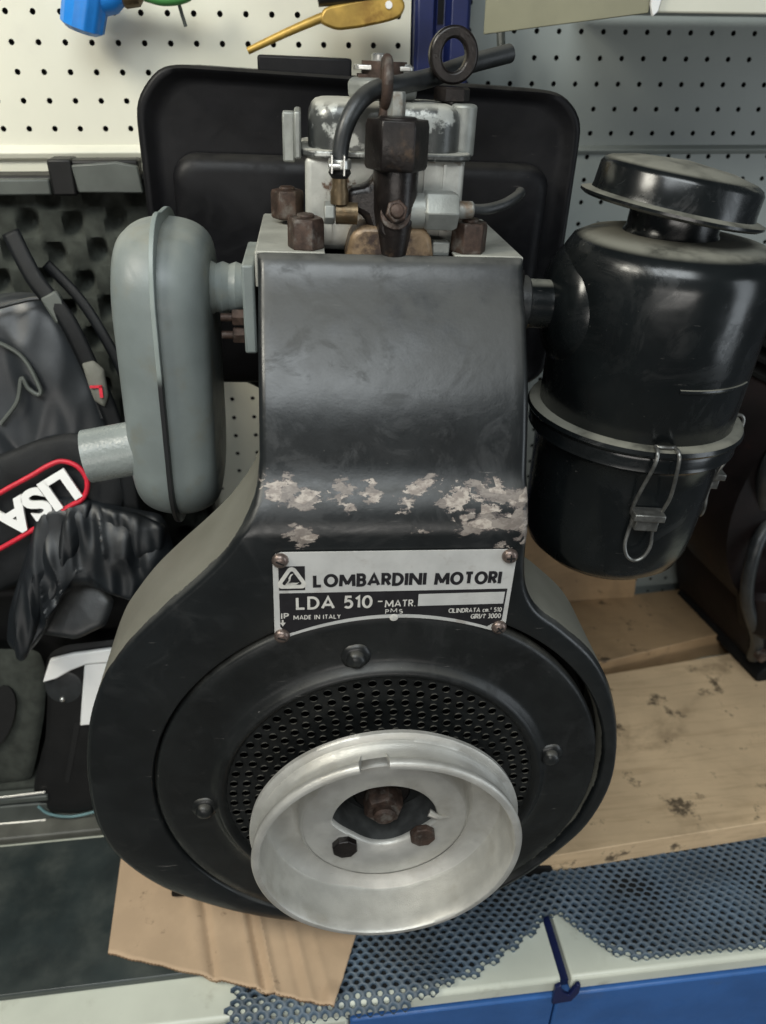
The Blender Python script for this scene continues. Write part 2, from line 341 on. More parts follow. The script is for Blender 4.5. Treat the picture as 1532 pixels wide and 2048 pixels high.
def holecell(bm, corners, hr, cen, n=12, wall=0.0, inner_drop=0.0, lift=0.0):
    # flat cell with a round hole hr about cen, optionally with a short wall going down into the hole
    pts = []; m = len(corners)
    for i in range(m):
        a, b = corners[i], corners[(i+1) % m]
        for k in range(n//m): pts.append(a.lerp(b, k/(n//m)))
    ux = (corners[1]-corners[0]).normalized(); nrm = ux.cross(corners[-1]-corners[0]).normalized(); uy = nrm.cross(ux)
    off = math.atan2((pts[0]-cen).dot(uy), (pts[0]-cen).dot(ux))
    ring = lambda d, k_: [bm.verts.new(cen+(ux*math.cos(off+2*PI*k/n)+uy*math.sin(off+2*PI*k/n))*hr*k_-nrm*d) for k in range(n)]
    rows = [[bm.verts.new(p+nrm*lift) for p in pts], ring(inner_drop, 1)]
    if wall: rows.append(ring(inner_drop+wall, 1.0))
    for A, Bn in zip(rows, rows[1:]):
        for k in range(n): bm.faces.new((A[k], A[(k+1) % n], Bn[(k+1) % n], Bn[k]))

# ================================================================== THE SETTING
bm = B(); box(bm, -200, 200, -150, 150, -96, -95)
tag(obj('floor', bm, mat('dusty_floor', (.22, .21, .19), .8)), 'dusty floor under the shelf', 'floor', kind='structure')

# steel shelving: deck with two panels, blue beam, bracket
sh = thing('metal_shelf', 'cream steel shelf deck with blue front beam carrying the engine', 'shelf', (0, 33, 0), (0, 0, 0))
YF = -1.2     # front lip (local)
def deck(x0, x1, name):
    bm = B(); prism(bm, [(YF, -1.6), (YF, -.25), (YF+.25, 0), (46, 0), (46, -1.6)], x0, x1, YZ)
    return obj(name, bm, 'shelf', sh, bevel=.15)
deck(-60, 18.6, 'deck_panel'); deck(19.5, 75, 'deck_panel')
bm = B(); box(bm, 18.5, 19.6, YF+.5, 46, -3, -1.0); obj('panel_joint', bm, 'bluedark', sh)
bm = B(); box(bm, 1.5, 18.3, YF-.25, YF+1.2, -11.5, -1.9); obj('beam', bm, 'blue', sh, bevel=.2)
bm = B(); box(bm, 18.45, 75, YF-.3, YF+1.2, -11.5, -1.8); obj('beam', bm, 'blue', sh, bevel=.2)
bm = B(); box(bm, -60, 1.4, YF-.1, YF+1.2, -11.5, -1.95); obj('lower_lip', bm, 'shelf', sh, bevel=.3)
bm = B(); prism(bm, [(18.0, -2.6), (18.0, -.2), (18.4, .15), (18.7, -1.0), (19.3, -1.6), (19.8, -.1), (20.1, -.2), (20.1, -1.4), (19.6, -2.5)], YF-.5, YF-.15, XZ)
obj('hook_bracket', bm, 'bluedark', sh, bevel=.06)

# pegboards
def pegboard(label, x0, nx, z0, nz, y, m, ledge, seamx=None):
    p = 2.05; r = thing('pegboard', label, 'pegboard', (x0, y, z0))
    bm = B()
    for i in range(nx):
        for j in range(nz):
            a = i*p; b = j*p
            # front face looks towards -y
            cs = [Vector((a, 0, b)), Vector((a+p, 0, b)), Vector((a+p, 0, b+p)), Vector((a, 0, b+p))]
            holecell(bm, cs, .235, Vector((a+p/2, 0, b+p/2)), 8)
    bmesh.ops.remove_doubles(bm, verts=bm.verts, dist=.01)
    obj('perforated_panel', bm, m, r, solid=-.12, smooth=False)
    bm = B(); box(bm, -.5, nx*p+.5, 2.2, 2.4, -.5, nz*p+.5); obj('back_sheet', bm, 'void', r)
    bm = B()
    for z, h in ledge:
        prism(bm, [(-.02, z-h-.25), (-.55, z-h), (-.75, z-h*.5), (-.45, z-.05), (-.02, z+.15)], -.2, nx*p+.2, YZ)
    obj('fold_ledge', bm, m, r, bevel=.08)
    return r
# left: a hole column at x=-22 ; rows 65.5, 63.4 ...  right: hole at x=20.9 (y=78), rows 64.6 ...
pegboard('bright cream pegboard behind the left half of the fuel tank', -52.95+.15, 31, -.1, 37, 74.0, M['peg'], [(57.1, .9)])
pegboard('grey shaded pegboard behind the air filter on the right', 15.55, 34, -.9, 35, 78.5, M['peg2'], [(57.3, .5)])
# blue upright between them
up = thing('upright_post', 'dark blue slotted steel upright between the two pegboards', 'post', (10.9, 72.6, 0))
bm = B(); prism(bm, [(0, 3), (0, .3), (.3, 0), (1.5, 0), (1.9, 1.0), (2.6, 1.0), (3.0, 0), (4.3, 0), (4.6, .3), (4.6, 3)], 0, 80, XY)
obj('channel', bm, 'bluedark', up, bevel=.06)
for k in range(9):
    bm = B(); box(bm, 2.0, 2.5, .92, .99, 24+k*6, 27+k*6); obj('slot', bm, 'void', up)
# upper shelf with folded front and slanting side
us = thing('upper_shelf', 'cream shelf edge hanging above the grey pegboard, cut by the top of the frame', 'shelf', (0, 60, 66.6))
bm = B(); box(bm, 25.7, 60, 0, .5, -.15, 5); obj('front_fascia', bm, 'peg', us, bevel=.15)
bm = B(); prism(bm, [(25.2, -.15), (25.2, 6), (15.6, 6), (15.6, -1.36)], 0, .4, lambda a, b, h: (a+h*.5, (25.5-a)*.84+h, b))
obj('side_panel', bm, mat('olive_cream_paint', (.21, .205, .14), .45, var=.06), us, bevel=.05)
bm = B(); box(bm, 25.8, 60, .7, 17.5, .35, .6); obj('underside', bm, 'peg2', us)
bm = B(); prism(bm, [(25.05, .3), (25.3, -.4), (25.65, -.1), (25.9, 1.5), (25.9, 4), (24.9, 4)], -.35, .0, XZ); obj('hook', bm, 'white', us, bevel=.08)

# ================================================================== THINGS ON THE SHELF
# dark glass sheet at the left
bm = B(); prism(bm, [(-60, 34.6), (-12.7, 35.2), (-4.0, 35.3), (-4.5, 48.9), (-60, 48.5)], .05, .75, XY)
tag(obj('glass_sheet', bm, 'slab', bevel=.12), 'dusty dark glass sheet lying flat at the left front of the shelf', 'glass sheet')
bm = B(); prism(bm, [(-60, 49.0), (-18.0, 49.4), (-17.6, 51.4), (-60, 51.2)], .06, 1.0, XY)  # added strip: shade and dirt on the bare deck, put into its colour
tag(obj('deck_shade_strip', bm, mat('shaded_dirty_deck', (.10, .10, .085), .5, var=.2), bevel=.15), 'added grey strip toned as shaded, dirty deck between the glass sheet and the low black case', 'strip')
# boards
def board(name, poly, z0, z1, label, m='wood'):
    bm = B(); prism(bm, poly, z0, z1, XY); return tag(obj(name, bm, m, bevel=.08), label, 'board')
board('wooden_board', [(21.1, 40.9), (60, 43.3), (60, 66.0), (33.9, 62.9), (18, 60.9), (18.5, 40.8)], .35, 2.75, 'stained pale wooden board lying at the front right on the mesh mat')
board('wooden_board', [(8, 62.6), (34, 64.1), (48, 67.1), (60, 68.3), (60, 77.5), (8, 73.5)], .2, 3.6, 'darker wooden board lying behind the stained front board', 'shadedwood')

bm = B(); prism(bm, [(75.6, 3.2), (76.3, 3.0), (78.3, 15.5), (77.7, 15.8)], 13.5, 42, YZ)
tag(obj('wooden_board', bm, 'shadedwood', bevel=.08), 'shaded brown board leaning against the grey pegboard behind the air filter', 'board')
# mesh mat
OUT = [(-7.7, 30.9), (-4, 31.05), (0, 31.1), (2.3, 31.15), (6.6, 31.3), (11.7, 32.7), (16.0, 34.7), (19.2, 36.8), (20.2, 36.9), (21.3, 35.8), (22.5, 33.9), (24.7, 32.7),
       (30.6, 32.3), (36.5, 32.5), (48, 33.2), (60, 34), (60, 48), (10, 48), (-7.3, 44)]
def inside(x, y, P):
    c = False; j = len(P)-1
    for i in range(len(P)):
        if (P[i][1] > y) != (P[j][1] > y) and x < (P[j][0]-P[i][0])*(y-P[i][1])/(P[j][1]-P[i][1])+P[i][0]: c = not c
        j = i
    return c
bm = B(); px, py = .90, .48
for i in range(-12, 72):
    for j in range(0, 38):
        x = i*px+(px/2 if j % 2 else 0); y = 30.8+j*py
        if not inside(x, y, OUT): continue
        cs = [Vector((x+a*px/2, y+b*py/3, .4)) for a, b in ((0, -2), (1, -1), (1, 1), (0, 2), (-1, 1), (-1, -1))]
        holecell(bm, cs, .215, Vector((x, y, .4)), 12, inner_drop=.16, wall=.26, lift=.05)
bmesh.ops.remove_doubles(bm, verts=bm.verts, dist=.02)
for v in bm.verts:
    if v.co.z > .38: v.co.z += .02
for v in bm.verts:
    x, y = v.co.x, v.co.y
    v.co.z += .18*math.sin(x*.55+y*.3)*math.sin(y*.45)+.14*noise.noise(Vector((x*.35, y*.35, 0)))
    d = math.hypot(x-20.2, (y-39))
    v.co.z += .5*math.exp(-(d/2.6)**2)
    if y < 32.3: v.co.z -= (32.3-y)**1.3*.55*min(1, max(0, (14-x)/8))
    sx, sy = .28*noise.noise(Vector((x*.16, y*.16, 9))), .30*noise.noise(Vector((x*.14, y*.2, 3)))
    v.co.x += sx; v.co.y += sy
me_m = obj('mesh_mat', bm, 'mesh', angle=180)
tag(me_m, 'blue grey perforated plastic mesh mat under the pulley, hanging over the shelf edge', 'mat')

bm = B(); prism(bm, [(-6.5, 33.2), (2, 32.6), (7, 32.5), (12, 33.6), (16.5, 35.8), (19.2, 37.8), (20.8, 37.4), (22.8, 34.7), (25.2, 33.3), (31, 32.8), (36, 33.0), (48, 33.8), (60, 34.5), (60, 47), (10, 47), (-6.3, 43)], .04, .08, XY)
obj('hole_shade_sheet', bm, 'void', me_m)  # added black sheet standing in for the shade inside the mat holes
# cardboard
def zc(x, y):
    z = 1.15
    for c, wd, dp in ((-8.6, .35, -.35), (-9.6, .5, .15), (-4.9, .32, -.30), (-4.2, .25, .30), (-5.6, .3, .22), (-1.6, .3, .18), (-2.4, .25, -.12), (-.2, .3, .10)):
        z += dp*math.exp(-((x+.22*(y-33)-c)/wd)**2)
    z += .12*noise.noise(Vector((x*.25, y*.25, 1)))
    return z
bm = B(); A_ = Vector((-17.7, 37.4)); B_ = Vector((.3, 31.2)); C_ = Vector((2.9, 38)); D_ = Vector((-18.4, 51))
nx, ny = 120, 40; G = []
for i in range(nx+1):
    s = i/nx; row = []
    for j in range(ny+1):
        t = j/ny; p = A_.lerp(B_, s).lerp(D_.lerp(C_, s), t)
        p.y += .10*noise.noise(Vector((s*14, 0, 0)))*(1-t)
        if i == nx: p.x += .06*noise.noise(Vector((t*30, 5, 0)))
        z = zc(p.x, p.y)
        cr = max(0, 1-math.hypot((p.x-.3)/1.2, (p.y-31.2)/2.3)); z += .5*cr*math.sin(cr*3)
        row.append(bm.verts.new((p.x, p.y, z)))
    G.append(row)
for i in range(nx):
    for j in range(ny): bm.faces.new((G[i][j], G[i+1][j], G[i+1][j+1], G[i][j+1]))
cb = tag(obj('cardboard', bm, 'card', solid=.32), 'creased brown cardboard piece under the left side of the engine', 'cardboard')
bm = B(); pts = []
for k in range(400):
    s_ = k/399; p = A_.lerp(B_, s_); yo = p.y+.10*noise.noise(Vector((s_*14, 0, 0)))
    cr = max(0, 1-math.hypot((p.x-.3)/1.2, (yo-31.2)/2.3))
    pts.append((p.x-.02, yo-.03, zc(p.x, yo)+.5*cr*math.sin(cr*3)-.16+.10*math.sin(k*.95)))
tube(bm, pts, .035, 6, sub=1); obj('fluted_edge', bm, mat('cardboard_flute', (.22, .14, .08), .9), cb)

# ------------------------------------------------------------------ left background
fc = thing('foam_case', 'open black case lined with egg crate foam standing behind the muffler', 'case', (-30, 70, 30))
bm = B(); FW = 0
def eg(u, v): return .6-1.7*max(0, math.cos(2*PI*u/3.5+.3*math.sin(v))*math.cos(2*PI*v/4.8+.3*math.sin(u*.7)))**1.1
nu, nv = 150, 170; G = []
for i in range(nu+1):
    row = []
    for j in range(nv+1):
        u = -22+42*i/nu; v = -26+51*j/nv
        row.append(bm.verts.new((u, -eg(u, v)-.3*noise.noise(Vector((u*.5, v*.5, 0))), v)))
    G.append(row)
for i in range(nu):
    for j in range(nv): bm.faces.new((G[i][j], G[i+1][j], G[i+1][j+1], G[i][j+1]))
obj('foam_lining', bm, 'foam', fc)
bm = B(); box(bm, -24, 20.5, 1.3, 3.2, -28, 25.2); box(bm, -24, 20.5, -1.2, 1.4, 24.0, 25.4); obj('case_lid', bm, 'case', fc, bevel=.3)
bm = B(); box(bm, -24, 11.3, -1.9, -1.1, 24.0, 25.2); obj('grey_rail', bm, 'greycase', fc, bevel=.15)
bm = B(); box(bm, 11.7, 18.4, -2.2, -.3, 24.2, 26.6); box(bm, 11.5, 13.4, -2.4, -.2, 24.0, 26.7); o = obj('latch', bm, 'case', fc, bevel=.2)
bm = B(); prism(bm, [(13.6, 24.3), (18.6, 24.2), (18.4, 26.2), (16.8, 26.5), (13.4, 26.3)], -2.75, -2.2, XZ); obj('latch_plate', bm, 'greycase', o, bevel=.12)

J = [(-9, 9), (-3.6, 10.2), (1.0, 11.9), (3.2, 12.3), (5.4, 12.3), (7.0, 10.8), (8.1, 7.8), (9.2, 4.7), (9.8, 1.5), (9.8, -4), (5.5, -7), (.8, -8), (-9, -8)]
jk = tag(obj('jacket', pad(J, (-25, 59.3, 36), 15, 1.5, seed=2, fold=.55, fscale=.15, fdir=(1.6, .6), n=160, rings=34, power=4), 'jacket'), 'shiny dark grey folded jacket in front of the foam case', 'jacket')
m_ = plane_m((-25, 57.4, 36), 15)
bm = B(); tube(bm, [m_ @ Vector(p) for p in ((-2, 10.4, .2), (1.5, 11.3, .3), (4.2, 12.0, .2), (6.2, 12.2, 0), (7.2, 10.8, 0), (8.6, 7, -.2), (9.4, 3, -.4))], .17, 8); obj('seam', bm, 'rubber', jk)
bm = B(); tube(bm, [m_ @ Vector(p) for p in ((1.2, 9.8, .1), (4.0, 8.2, .2), (5.1, 5.8, .25), (5.0, 5.1, .25), (4.3, 5.6, .25), (3.9, 6.4, .25), (3.3, 4.6, .25), (1.8, 2.9, .2))], .17, 8); obj('crease_piping', bm, 'greycase', jk)
bm = B(); box(bm, -.7, .7, -1.1, 1.1, 0, .5, mtx=m_ @ Matrix.Translation((7.3, 11.6, .3)) @ Matrix.Rotation(.45, 4, 'Z')); obj('label_patch', bm, 'greycase', jk, bevel=.2)
def strap(pts, wd, p0, tilt, label):
    m = plane_m(p0, tilt); bm = B(); Q = catmull3(pts, 8); rows = []
    for i, q in enumerate(Q):
        T = (Q[min(i+1, len(Q)-1)]-Q[max(i-1, 0)]).normalized(); N = Vector((-T.y, T.x, 0)).normalized()
        rows.append([bm.verts.new(m @ (q+N*wd*k+Vector((0, 0, .08*(1-k*k*4))))) for k in (-.5, -.25, 0, .25, .5)])
    for A, Bn in zip(rows, rows[1:]):
        for k in range(4): bm.faces.new((A[k], A[k+1], Bn[k+1], Bn[k]))
    return tag(obj('strap', bm, 'fabric', solid=.2), label, 'strap')
def catmull3(pts, n):
    P = [Vector(p) for p in pts]; Q = []
    for i in range(len(P)-1):
        a = P[max(i-1, 0)]; b = P[i]; c = P[i+1]; d = P[min(i+2, len(P)-1)]
        for k in range(n):
            t = k/n; Q.append(.5*((2*b)+(c-a)*t+(2*a-5*b+4*c-d)*t*t+(3*b-a-3*c+d)*t**3))
    Q.append(P[-1]); return Q
strap([(4.6, 17, 0), (6.0, 13.6, .4), (7.9, 10.8, .7), (9.2, 7.2, .7), (10.2, 3.7, .5), (10.9, -.5, .3), (11, -5, 0)], 1.25, (-25, 57.5, 36), 15, 'black webbing strap running down over the jacket right edge')
strap([(6.4, 14.4, 0), (8.6, 11.8, .3), (10.2, 8.8, .5), (11.4, 5.4, .4), (11.8, .6, .2), (11.8, -4, 0)], .7, (-25, 59.0, 36), 15, 'thin dark strap beside the muffler in front of the foam')
bm = pad([(8.7, 7.7), (9.6, 7.9), (10.3, 7.2), (10.4, 5.2), (10.0, 4.3), (9.3, 4.8), (9.0, 6.0)], (-25, 56.4, 36), 15, .3, seed=5, fold=.05)
pr = tag(obj('printed_tag', bm, mat('off_white_fabric', (.13, .13, .11), .7)), 'small off white tag with a red mark between the straps', 'tag')
tmx = plane_m((-25, 56.0, 36), 15)
bm = B(); box(bm, 9.2, 10.1, 5.95, 6.15, 0, .12, mtx=tmx); box(bm, 9.85, 10.1, 5.2, 6.1, 0, .12, mtx=tmx); obj('red_mark', bm, 'red', pr)

cp = thing('lettered_bag', 'black fabric bag flap with raised white LISA letters inside red piping', 'bag')
obj('flap', pad([(-12, 1), (-4.5, 4.4), (1.4, 6.9), (4.6, 8.0), (7.3, 8.4), (9.9, 7.0), (10.8, 3.9), (9.6, .5), (6, -2), (0.4, -4.2), (-5.6, -6.3), (-12, -8)], (-25, 55.3, 30), 20, .5, seed=3, fold=.12, n=140, rings=26, power=6), 'fabric', cp)
PM = plane_m((-25, 54, 30), 20)
bm = B(); tube(bm, [PM @ Vector((a, b, -.05)) for a, b in ((-10, -1.6), (-4.7, 1.0), (-1.5, 2.7), (1.4, 4.4), (3.8, 5.6), (5.2, 6.35), (6.3, 6.65), (7.4, 6.2), (8.0, 5.2), (7.9, 4.2), (7.4, 3.5), (6.4, 3.0), (3.3, 1.2), (0.8, -.1), (-3.2, -2.1), (-10, -5.2))], .2, 10)
obj('piping', bm, 'red', cp)
ex = Vector((-.875, -.485, 0)); ey = Vector((.485, -.875, 0)); tm = Matrix((ex, ey, Vector((0, 0, 1)))).transposed().to_4x4(); tm.translation = Vector((6.35, 6.15, .05))
text('lettering', 'LISA', 'white', cp, PM @ tm, width=6.9, height=2.65, extrude=.13, offset=.04, spacing=.95)

gl = thing('glove', 'crumpled black glove lying below the lettered bag', 'glove')
obj('palm', pad([(4.4, 8.0), (7.3, 7.9), (9.7, 6.9), (13.5, 6.0), (14.5, 1.9), (11.2, -1.3), (6.8, 0.6), (5.0, -.2), (3.1, -3.6), (1.6, -5.3), (.3, -4), (.7, -1.4), (2.5, 3.4)], (-25, 53.0, 26), 25, 1.3, seed=9, fold=1.2, fscale=.20, fdir=(1.9, .55), n=160, rings=30), 'glove', gl)
for sd, poly in ((21, [(4.2, 8.2), (6.2, 8.0), (5.4, 4.5), (4.0, .5), (2.9, -2.8), (1.9, -5.2), (1.1, -5.1), (1.3, -1.2), (2.7, 3.2)]), (22, [(6.2, 8.1), (8.2, 7.8), (7.6, 5.2), (6.0, 2.0), (4.6, -.6), (3.5, -2.4), (3.4, -.6), (4.6, 2.6), (5.6, 5.6)]), (23, [(8.6, 7.4), (11.5, 6.6), (13.8, 5.4), (13.4, 3.2), (10.8, 2.6), (8.8, 4.2)])):
    obj('finger', pad(poly, (-25, 52.3, 26), 25, .7, seed=sd, fold=.5, fscale=.28, fdir=(1.8, .4), n=90, rings=18), M['glove'], gl)
tag(obj('pouch', pad([(1.4, 1.6), (1.7, 3.1), (3.2, 4.6), (5.2, 5.0), (7.6, 4.2), (8.7, 2.5), (7.9, .5), (5.5, -.5), (2.7, .1)], (-25, 52.6, 22), 35, .5, seed=4, fold=.08, power=7), 'rubber'), 'rounded flat black pouch under the glove', 'pouch')
bm = B(); box(bm, -14, 12, 54, 60, 4.9, 24); bmesh.ops.translate(bm, verts=bm.verts, vec=(-25, 3.0, 0))
tag(obj('storage_box', bm, 'case', bevel=1.0, segs=4), 'dark box buried behind the glove and the jacket', 'box')

# low black case under the soft things
bc = thing('equipment_case', 'low black equipment case at the left behind the glass sheet', 'case', (-50, 52, 0))
bm = B(); box(bm, 0, 30.2, .5, 20, .1, 3.4); obj('case_body', bm, 'case', bc, bevel=.35)
bm = B(); box(bm, -.2, 24.6, 0, 20, 3.45, 4.9); obj('case_rim', bm, 'foam', bc, bevel=.4)
bm = B(); box(bm, 19.0, 24.6, -.9, .4, .9, 3.2); box(bm, 19.0, 24.8, -1.0, .3, 3.6, 4.3); obj('latch', bm, 'greycase', bc, bevel=.15)
bm = B(); tube(bm, [(14, -1.1, 4.75), (20, -1.1, 4.75), (24.7, -.9, 4.75)], .12, 8); tube(bm, [(14, -1.0, 1.0), (24, -1.0, 1.0)], .1, 8); obj('metal_trim', bm, 'steel', bc)
obj('foam_block', pad([(-9, .8), (-4.6, .7), (-1.9, .8), (-.8, 4), (.4, 8), (1.2, 12), (1.0, 14.5), (-4, 15), (-9, 15)], (-25, 52.4, 4), 12, .5, seed=6, fold=.25, power=8), 'foam', bc).location = (.50, -.52, 0)
bm = B(); q = plane_m((-25, 51.6, 4), 12)
for cx_, cz_, rx_, rz_ in ((-3.6, 8.6, 1.5, 3.2),):
    prism(bm, [(cx_+rx_*math.cos(t)+.35*(cz_+rz_*math.sin(t)-8), cz_+rz_*math.sin(t)) for t in (2*PI*k/24 for k in range(24))], .0, .15, lambda a, b, h: tuple(q @ Vector((a, b, h))))
obj('foam_cutout', bm, 'void', bc).location = (.50, -.52, 0)
hp = thing('holster_plate', 'black rounded plastic plate with a white T shaped lever beside the flywheel shroud', 'holster')
PL = [(0.3, 14.9), (1.0, 16.6), (2.4, 17.3), (9, 17.6), (9, .6), (4.6, 0), (.8, -.7), (-1.6, -.2), (-2.7, 1.0), (-2.4, 3.2), (-.6, 8.0), (.2, 12.2)]
obj('plate', pad(PL, (-24, 51.2, 2.1), 12, .35, seed=8, fold=.03, power=12, round_it=2), 'case', hp)
HM = plane_m((-24, 50.85, 2.1), 12)
bm = B(); prism(bm, [(.35, 14.3), (1.3, 16.5), (3.2, 16.9), (8.5, 17.3), (8.5, 15.9), (4.3, 15.8), (2.9, 15.3), (1.6, 14.6)], .1, .6, lambda a, b, h: tuple(HM @ Vector((a, b, h))))
prism(bm, [(4.05, 15.7), (8.0, 15.9), (6.5, 9.6), (2.8, 9.5)], .05, .4, lambda a, b, h: tuple(HM @ Vector((a, b, h))))
obj('white_lever', bm, 'white', hp, bevel=.12)
bm = B(); lathe(bm, [(1.7, 0), (1.65, .15), (1.3, .22)], HM @ Vector((1.9, 13.4, -.15)), HM.col[2].xyz, 32); obj('round_boss', bm, 'rubber', hp, bevel=.05)
bm = B(); lathe(bm, [(.22, 0), (.2, .15), (.1, .22)], HM @ Vector((1.6, 12.2, .08)), HM.col[2].xyz, 16); obj('rivet', bm, 'steel', hp)
bm = B(); prism(bm, [(2.3, 9.7), (2.8, 9.6), (.9, 3.3), (.45, 3.2)], .0, .06, lambda a, b, h: tuple(HM @ Vector((a, b, h)))); obj('slit', bm, 'void', hp)
bm = B(); tube(bm, [HM @ Vector(p) for p in ((-2.3, .9, 0), (-1.4, -.1, 0), (.8, -.6, 0), (4.6, .1, 0), (8, .5, 0))], .13, 8); obj('edge_highlight', bm, mat('teal_highlight', (.12, .22, .23), .4), hp)  # highlight on the plate's bottom edge, put in as a coloured tube

# ------------------------------------------------------------------ things hanging on the board at the top
hb = thing('hose_connector', 'bright blue ribbed hose connector with brass end hanging on the cream pegboard', 'hose connector')
bm = B(); lathe(bm, [(1.1, 0), (1.55, .3), (1.6, 1.9), (1.45, 3.2), (1.1, 3.4)], (-14.9, 71, 65.2), (.35, -.1, 1), 40, rad=lambda i, t, r: r*(1+.035*math.cos(12*t))); obj('ribbed_nut', bm, 'blueplastic', hb)
bm = B(); lathe(bm, [(1.25, 0), (1.3, 1.6), (.9, 2.4)], (-13.9, 71, 67.2), (1, 0, .25), 32); obj('collar', bm, 'blueplastic', hb)
bm = B(); lathe(bm, [(.7, 0), (1.0, .3), (.95, 1.3), (.5, 1.7)], (-11.7, 71, 67.6), (1, 0, .1), 24); obj('brass_end', bm, 'brass', hb)
gs = thing('garden_nozzle', 'green and grey nozzle half cut by the top edge beside the blue connector', 'nozzle')
bm = B(); tube(bm, [(-10, 71, 67.6), (-8.6, 71, 67.3), (-7.0, 71, 67.5), (-6.0, 71.2, 68.2)], .45, 12); obj('grip', bm, 'green', gs)
bm = B(); tube(bm, [(-7.55, 71.5, 67.4), (-7.4, 71.7, 66.5), (-7.2, 71.9, 65.6)], .14, 8); obj('prong', bm, 'greycase', gs)
ln = thing('spray_lance', 'yellow brass spray lance with a flat handle hanging above the fuel tank', 'lance')
bm = B(); tube(bm, [(-2.5, 70, 64.0), (.2, 70, 65.1), (2.6, 70, 66.0), (3.6, 70, 66.3)], .3, 12, rfun=lambda t: .26+.12*t); obj('tip', bm, 'yellow', ln)
bm = B(); prism(bm, smoothpoly([(3.0, 65.9), (3.4, 66.9), (5.5, 67.3), (9.0, 67.9), (9.8, 67.2), (9.4, 66.3), (8.3, 66.0), (6.2, 65.6), (4.4, 65.4)], 60, it=3), 69.6, 70.5, XZ); obj('handle', bm, 'yellow', ln, bevel=.2)
bm = B(); lathe(bm, [(.28, 0), (.26, .12)], (8.4, 69.6, 67.1), (0, -1, 0), 16); obj('hanging_eye', bm, 'white', ln)
bm = B(); tube(bm, [(3.0, 70, 67.7), (5, 70, 67.9), (8.2, 70, 68.2)], .8, 16); obj('trigger_body', bm, 'rubber', ln)
bm = B(); tube(bm, [(18.3, 74, 66.5), (18.3, 73.6, 65.2), (18.35, 73, 64)], .35, 10)
tag(obj('hanging_rod', bm, 'greycase'), 'short grey rod hanging on the grey pegboard beside the blue upright', 'rod')

# ------------------------------------------------------------------ second engine at the right edge
e2 = thing('old_engine', 'dark dirty engine standing on the boards at the right edge', 'engine', (57.0, 66, 2.6), (0, 0, 8))
bm = B(); lathe(bm, [(12, -3.6), (15.4, -3.0), (15.8, -1.5), (15.6, 6), (12, 8)], (0, 0, 22.0), (0, 1, 0), 72); obj('fan_housing', bm, 'reddark', e2)
bm = B(); lathe(bm, [(3.0, -5.2), (6.5, -5.0), (7.2, -4.2), (7.2, -3)], (0, 0, 20.0), (0, 1, 0), 48); obj('flywheel_hub', bm, 'dark', e2)
bm = B(); prism(bm, smoothpoly([(-7.0, 0), (-9.5, 8), (-8, 16), (10, 16), (12, 0)], 60, it=4), -3.5, 12, XZ); obj('crankcase', bm, 'reddark', e2, bevel=.8)
bm = B(); prism(bm, smoothpoly([(-8.0, -.05), (-7.8, 1.4), (-6, 2.6), (10, 3.0), (12, -.05)], 60, it=2), -5.2, 11, XZ); obj('foot', bm, 'dark', e2, bevel=.3)
bm = B(); lathe(bm, [(2.6, 0), (3.2, .6), (3.2, 5), (2.4, 6)], (-9.0, -3.5, 13.5), (.25, -.2, -1), 32); obj('starter_body', bm, 'reddark', e2)
bm = B(); tube(bm, [(-10, -3, 22), (-12.8, -4.5, 19), (-12.5, -5, 13), (-9.5, -5, 7), (-8, -4, 3)], .7, 12); obj('lower_hose', bm, 'rubber', e2)
bm = B(); tube(bm, [(-7, -2, 34), (-11.5, -4, 33), (-13.5, -4, 28), (-12, -3, 23)], .9, 12); obj('upper_hose', bm, 'rubber', e2)
for cx_, cz_ in ((-8.5, 4.6), (-5.0, 9.2), (-10.2, 17.0)):
    bm = B(); hexa(bm, (cx_, -5.0 if cz_ < 5 else -4.4, cz_), .8, .9, (0, -1, 0)); obj('case_bolt', bm, 'rust', e2)
bm = B(); box(bm, -9, 8, 1, 10, 30, 40.5)
for k in range(6): box(bm, -11, 9.5, 0, 11, 30.5+k*1.6, 31.1+k*1.6)
obj('cylinder', bm, 'dark', e2, bevel=.1)
bm = B(); tube(bm, [(-10.3+1.35*math.cos(t), -8.2, 26.8+.95*math.sin(t)) for t in (2*PI*k/12 for k in range(12))], .16, 8, closed=True, sub=3); obj('copper_ring', bm, 'brass', e2)
bm = B(); hexa(bm, (-8.6, -7.6, 27.4), 1.2, 1.4, (0, -1, 0)); obj('fuel_union', bm, 'rust', e2)

# ================================================================== THE ENGINE
E = thing('diesel_engine', 'black single cylinder diesel engine with silver pulley standing on the shelf', 'engine', (4.28, 35.62, 20.38), (0, 1.86, -1.41))

# --- fan shroud with neck
OL = [(-8.75, 20.5), (-9.7, 19.2), (-11.15, 17.65), (-13.0, 15.85), (-14.75, 14.0), (-16.25, 12.0), (-17.35, 10.2), (-18.5, 7.2), (-19.3, 3.4), (-19.6, -.5),
      (-19.4, -3.7), (-18.5, -6.6), (-15.9, -10.2), (-11.8, -13.2), (-7.4, -15.2), (-3, -16.3), (2, -16.5), (7, -15.1), (11.1, -12.1), (13.8, -8.9), (15.9, -5.4), (16.8, -1.0), (16.35, 3.6), (15.05, 7.9),
      (13.3, 11.0), (10.9, 13.4), (9.1, 14.9), (8.1, 16.6), (7.72, 18.6), (7.62, 20.5)]
def catmull(P, n):
    P = [Vector(p) for p in P]; out = []
    for i in range(len(P)-1):
        a = P[max(i-1, 0)]; b = P[i]; c = P[i+1]; d = P[min(i+2, len(P)-1)]
        for k in range(n):
            t = k/n; out.append(.5*((2*b)+(c-a)*t+(2*a-5*b+4*c-d)*t*t+(3*b-a-3*c+d)*t**3))
    out.append(P[-1]); return out
OC = catmull(OL, 5); n = len(OC)
DEP = 7.2; LIP = .42
bm = B()
nrm = []
